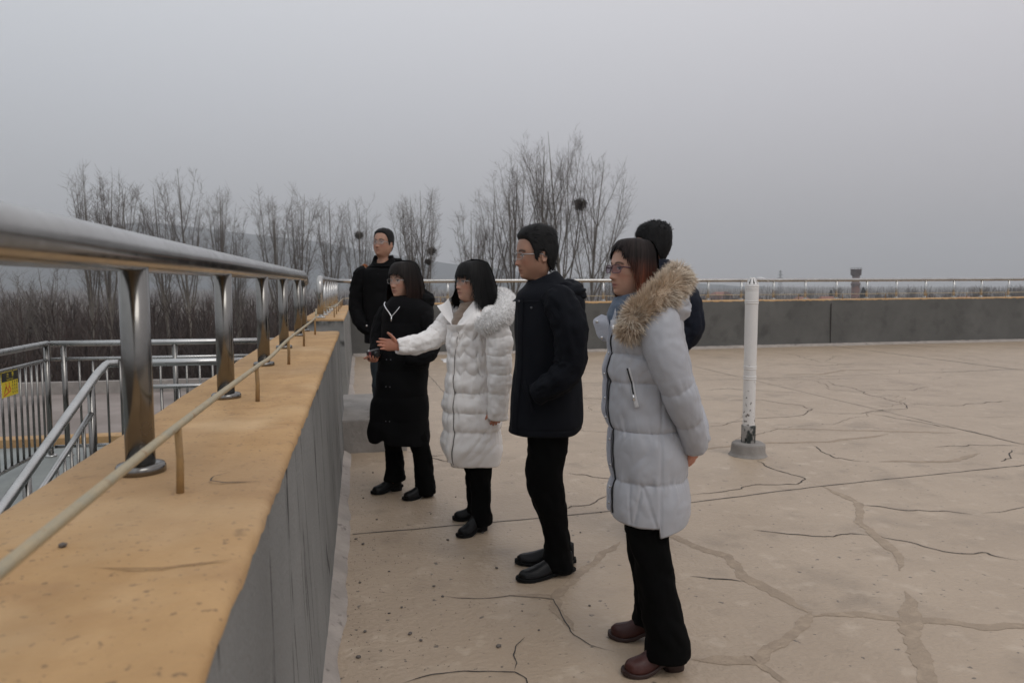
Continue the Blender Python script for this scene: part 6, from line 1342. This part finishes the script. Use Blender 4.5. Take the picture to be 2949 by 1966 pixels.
b = MB(); LR.add(b, .012); b.grid(sleeve(nearA, [.06, .08, .08, .074, .066, .06, .055], 44, 70, None, 0, .008, 38), True, True); b.grid(sleeve(farA, [.06, .078, .075, .07, .06, .055], 40, 60, None, 0, .008, 39), True, True); coat = b.build('jacket', MAT['navy2'], body)
b = MB(); P = Loft([(1.64, -.03, 0, .068, .07, 2), (1.60, -.015, 0, .085, .09, 2)], 20, 60).P; b.grid(P, True); b.build('collar', MAT['navy2'], coat)
b = MB(); legpair(b, [lN, lF], seed=12); b.build('trousers', MAT['trouser'], body)
shoe(body, (.02, -.09), (-.155, .10), .02, MAT['leather'], MAT['rubber'], .048, .085); shoe(body, (.02, .10), (-.155, .29), .02, MAT['leather'], MAT['rubber'], .048, .085)
HL_R = ([-.11, -.05, -.03, -.012, .004, .02, .032, .045, .06, .075, .1], [-.085, -.07, -.035, .012, .018, -.02, .0, .03, .048, .052, .05])
short_hair(body, hR, hline(HL_R), lambda x, y, z: .010 + .010 * np.clip((z - .04) / .06, 0, 1), (.011, .0105, .011), 9, 2000, .018, comb=(.25, 0, -.5))

# ================================================================== SMALL THINGS ON THE ROOF
peb = [(-.03, 4.36, 9), (.01, 4.26, 12), (.5, 4.23, 10), (.72, 4.31, 11), (.70, 3.75, 10), (.35, 3.58, 9), (.38, 3.45, 9), (.14, 3.82, 7), (.2, 3.1, 12), (.24, 3.03, 9), (.55, 2.91, 13), (.18, 3.37, 8), (.12, 3.32, 7), (.01, 3.16, 9), (-.02, 2.94, 12), (.75, 3.02, 6), (.55, 3.93, 6), (.72, 3.22, 5), (1.04, 3.21, 8), (.1, 4.7, 8), (.42, 5.5, 8), (.02, 5.2, 9), (.66, 5.1, 7), (.1, 5.9, 10), (.3, 6.2, 9), (1.3, 4.2, 7), (1.55, 4.55, 7), (.45, 4.75, 7), (.92, 5.3, 8), (-.01, 3.7, 8)]
stone = mk('grey_brown_stone', (.085, .072, .062), .85, col2=(.16, .14, .125), ns=30)
pm = []
for k in range(4):
    r = np.random.default_rng(k + 50); bmx = bmesh.new(); bmesh.ops.create_icosphere(bmx, subdivisions=1, radius=1)
    for v in bmx.verts: v.co *= r.uniform(.75, 1.1); v.co.z *= .55
    me = bpy.data.meshes.new('pebble'); bmx.to_mesh(me); bmx.free(); me.materials.append(stone); pm.append(me)
for i, (x, y, s) in enumerate(peb):
    o = link('pebble', pm[i % 4], None, (x, y, s * .00045), i * 1.3); o.scale = (s * .00115, s * .0009, s * .001); tag(o, 'small dark pebble lying loose on the beige roof floor near the parapet', 'pebble', 'pebbles scattered on the roof floor')
o = link('pebble', pm[1], None, (-.498, 1.36, 1.057), .4); o.scale = (.0085, .008, .0095); tag(o, 'single dark pebble on the ochre wall top beside the thin metal rod', 'pebble')
r = np.random.default_rng(77); n = 700; x = np.abs(r.normal(0, .32, n)) - .06; y = r.uniform(2.3, 9.5, n); y = np.where((y > 6.5) & (x < .5), y - 3.6, y); s = r.uniform(.0012, .0042, n); a = r.random(n) * 6.28
c = np.stack([x, y, s * .4], 1); d1 = np.stack([np.cos(a), np.sin(a), 0 * a], 1) * s[:, None]; d2 = np.stack([-np.sin(a), np.cos(a), 0 * a], 1) * s[:, None] * .7; up = np.array([0, 0, 1.]) * s[:, None] * .7; dn = -up * .5
V = np.stack([c + d1, c + d2, c - d1, c - d2, c + up], 1).reshape(-1, 3); F = (np.array([[0, 1, 4], [1, 2, 4], [2, 3, 4], [3, 0, 4]])[None] + (np.arange(n) * 5)[:, None, None]).reshape(-1, 3)
tag(np_mesh('grit', V, F, mk('dark_grit', (.07, .06, .05), .9)), 'dark grit strewn over the floor along the wall foot', kind='stuff')
b = MB(); U, Vv = np.meshgrid(np.linspace(-1, 1, 26), np.linspace(-1, 1, 18)); rr = np.clip(1 - U**2 * .9 - Vv**2 * .9, 0, 1); hgt = .075 * rr ** .6 * (.55 + .5 * np.abs(fbm(np.stack([U * 3, Vv * 3, 0 * U], -1), 3))) + .001
b.grid(np.stack([1.95 + .34 * U, 14.4 + .35 * Vv, hgt], -1)); tag(b.build('plastic_sheet', MAT['white_pvc'], None, False), 'crumpled white plastic sheet lying near the far wall behind the women', 'plastic sheet')
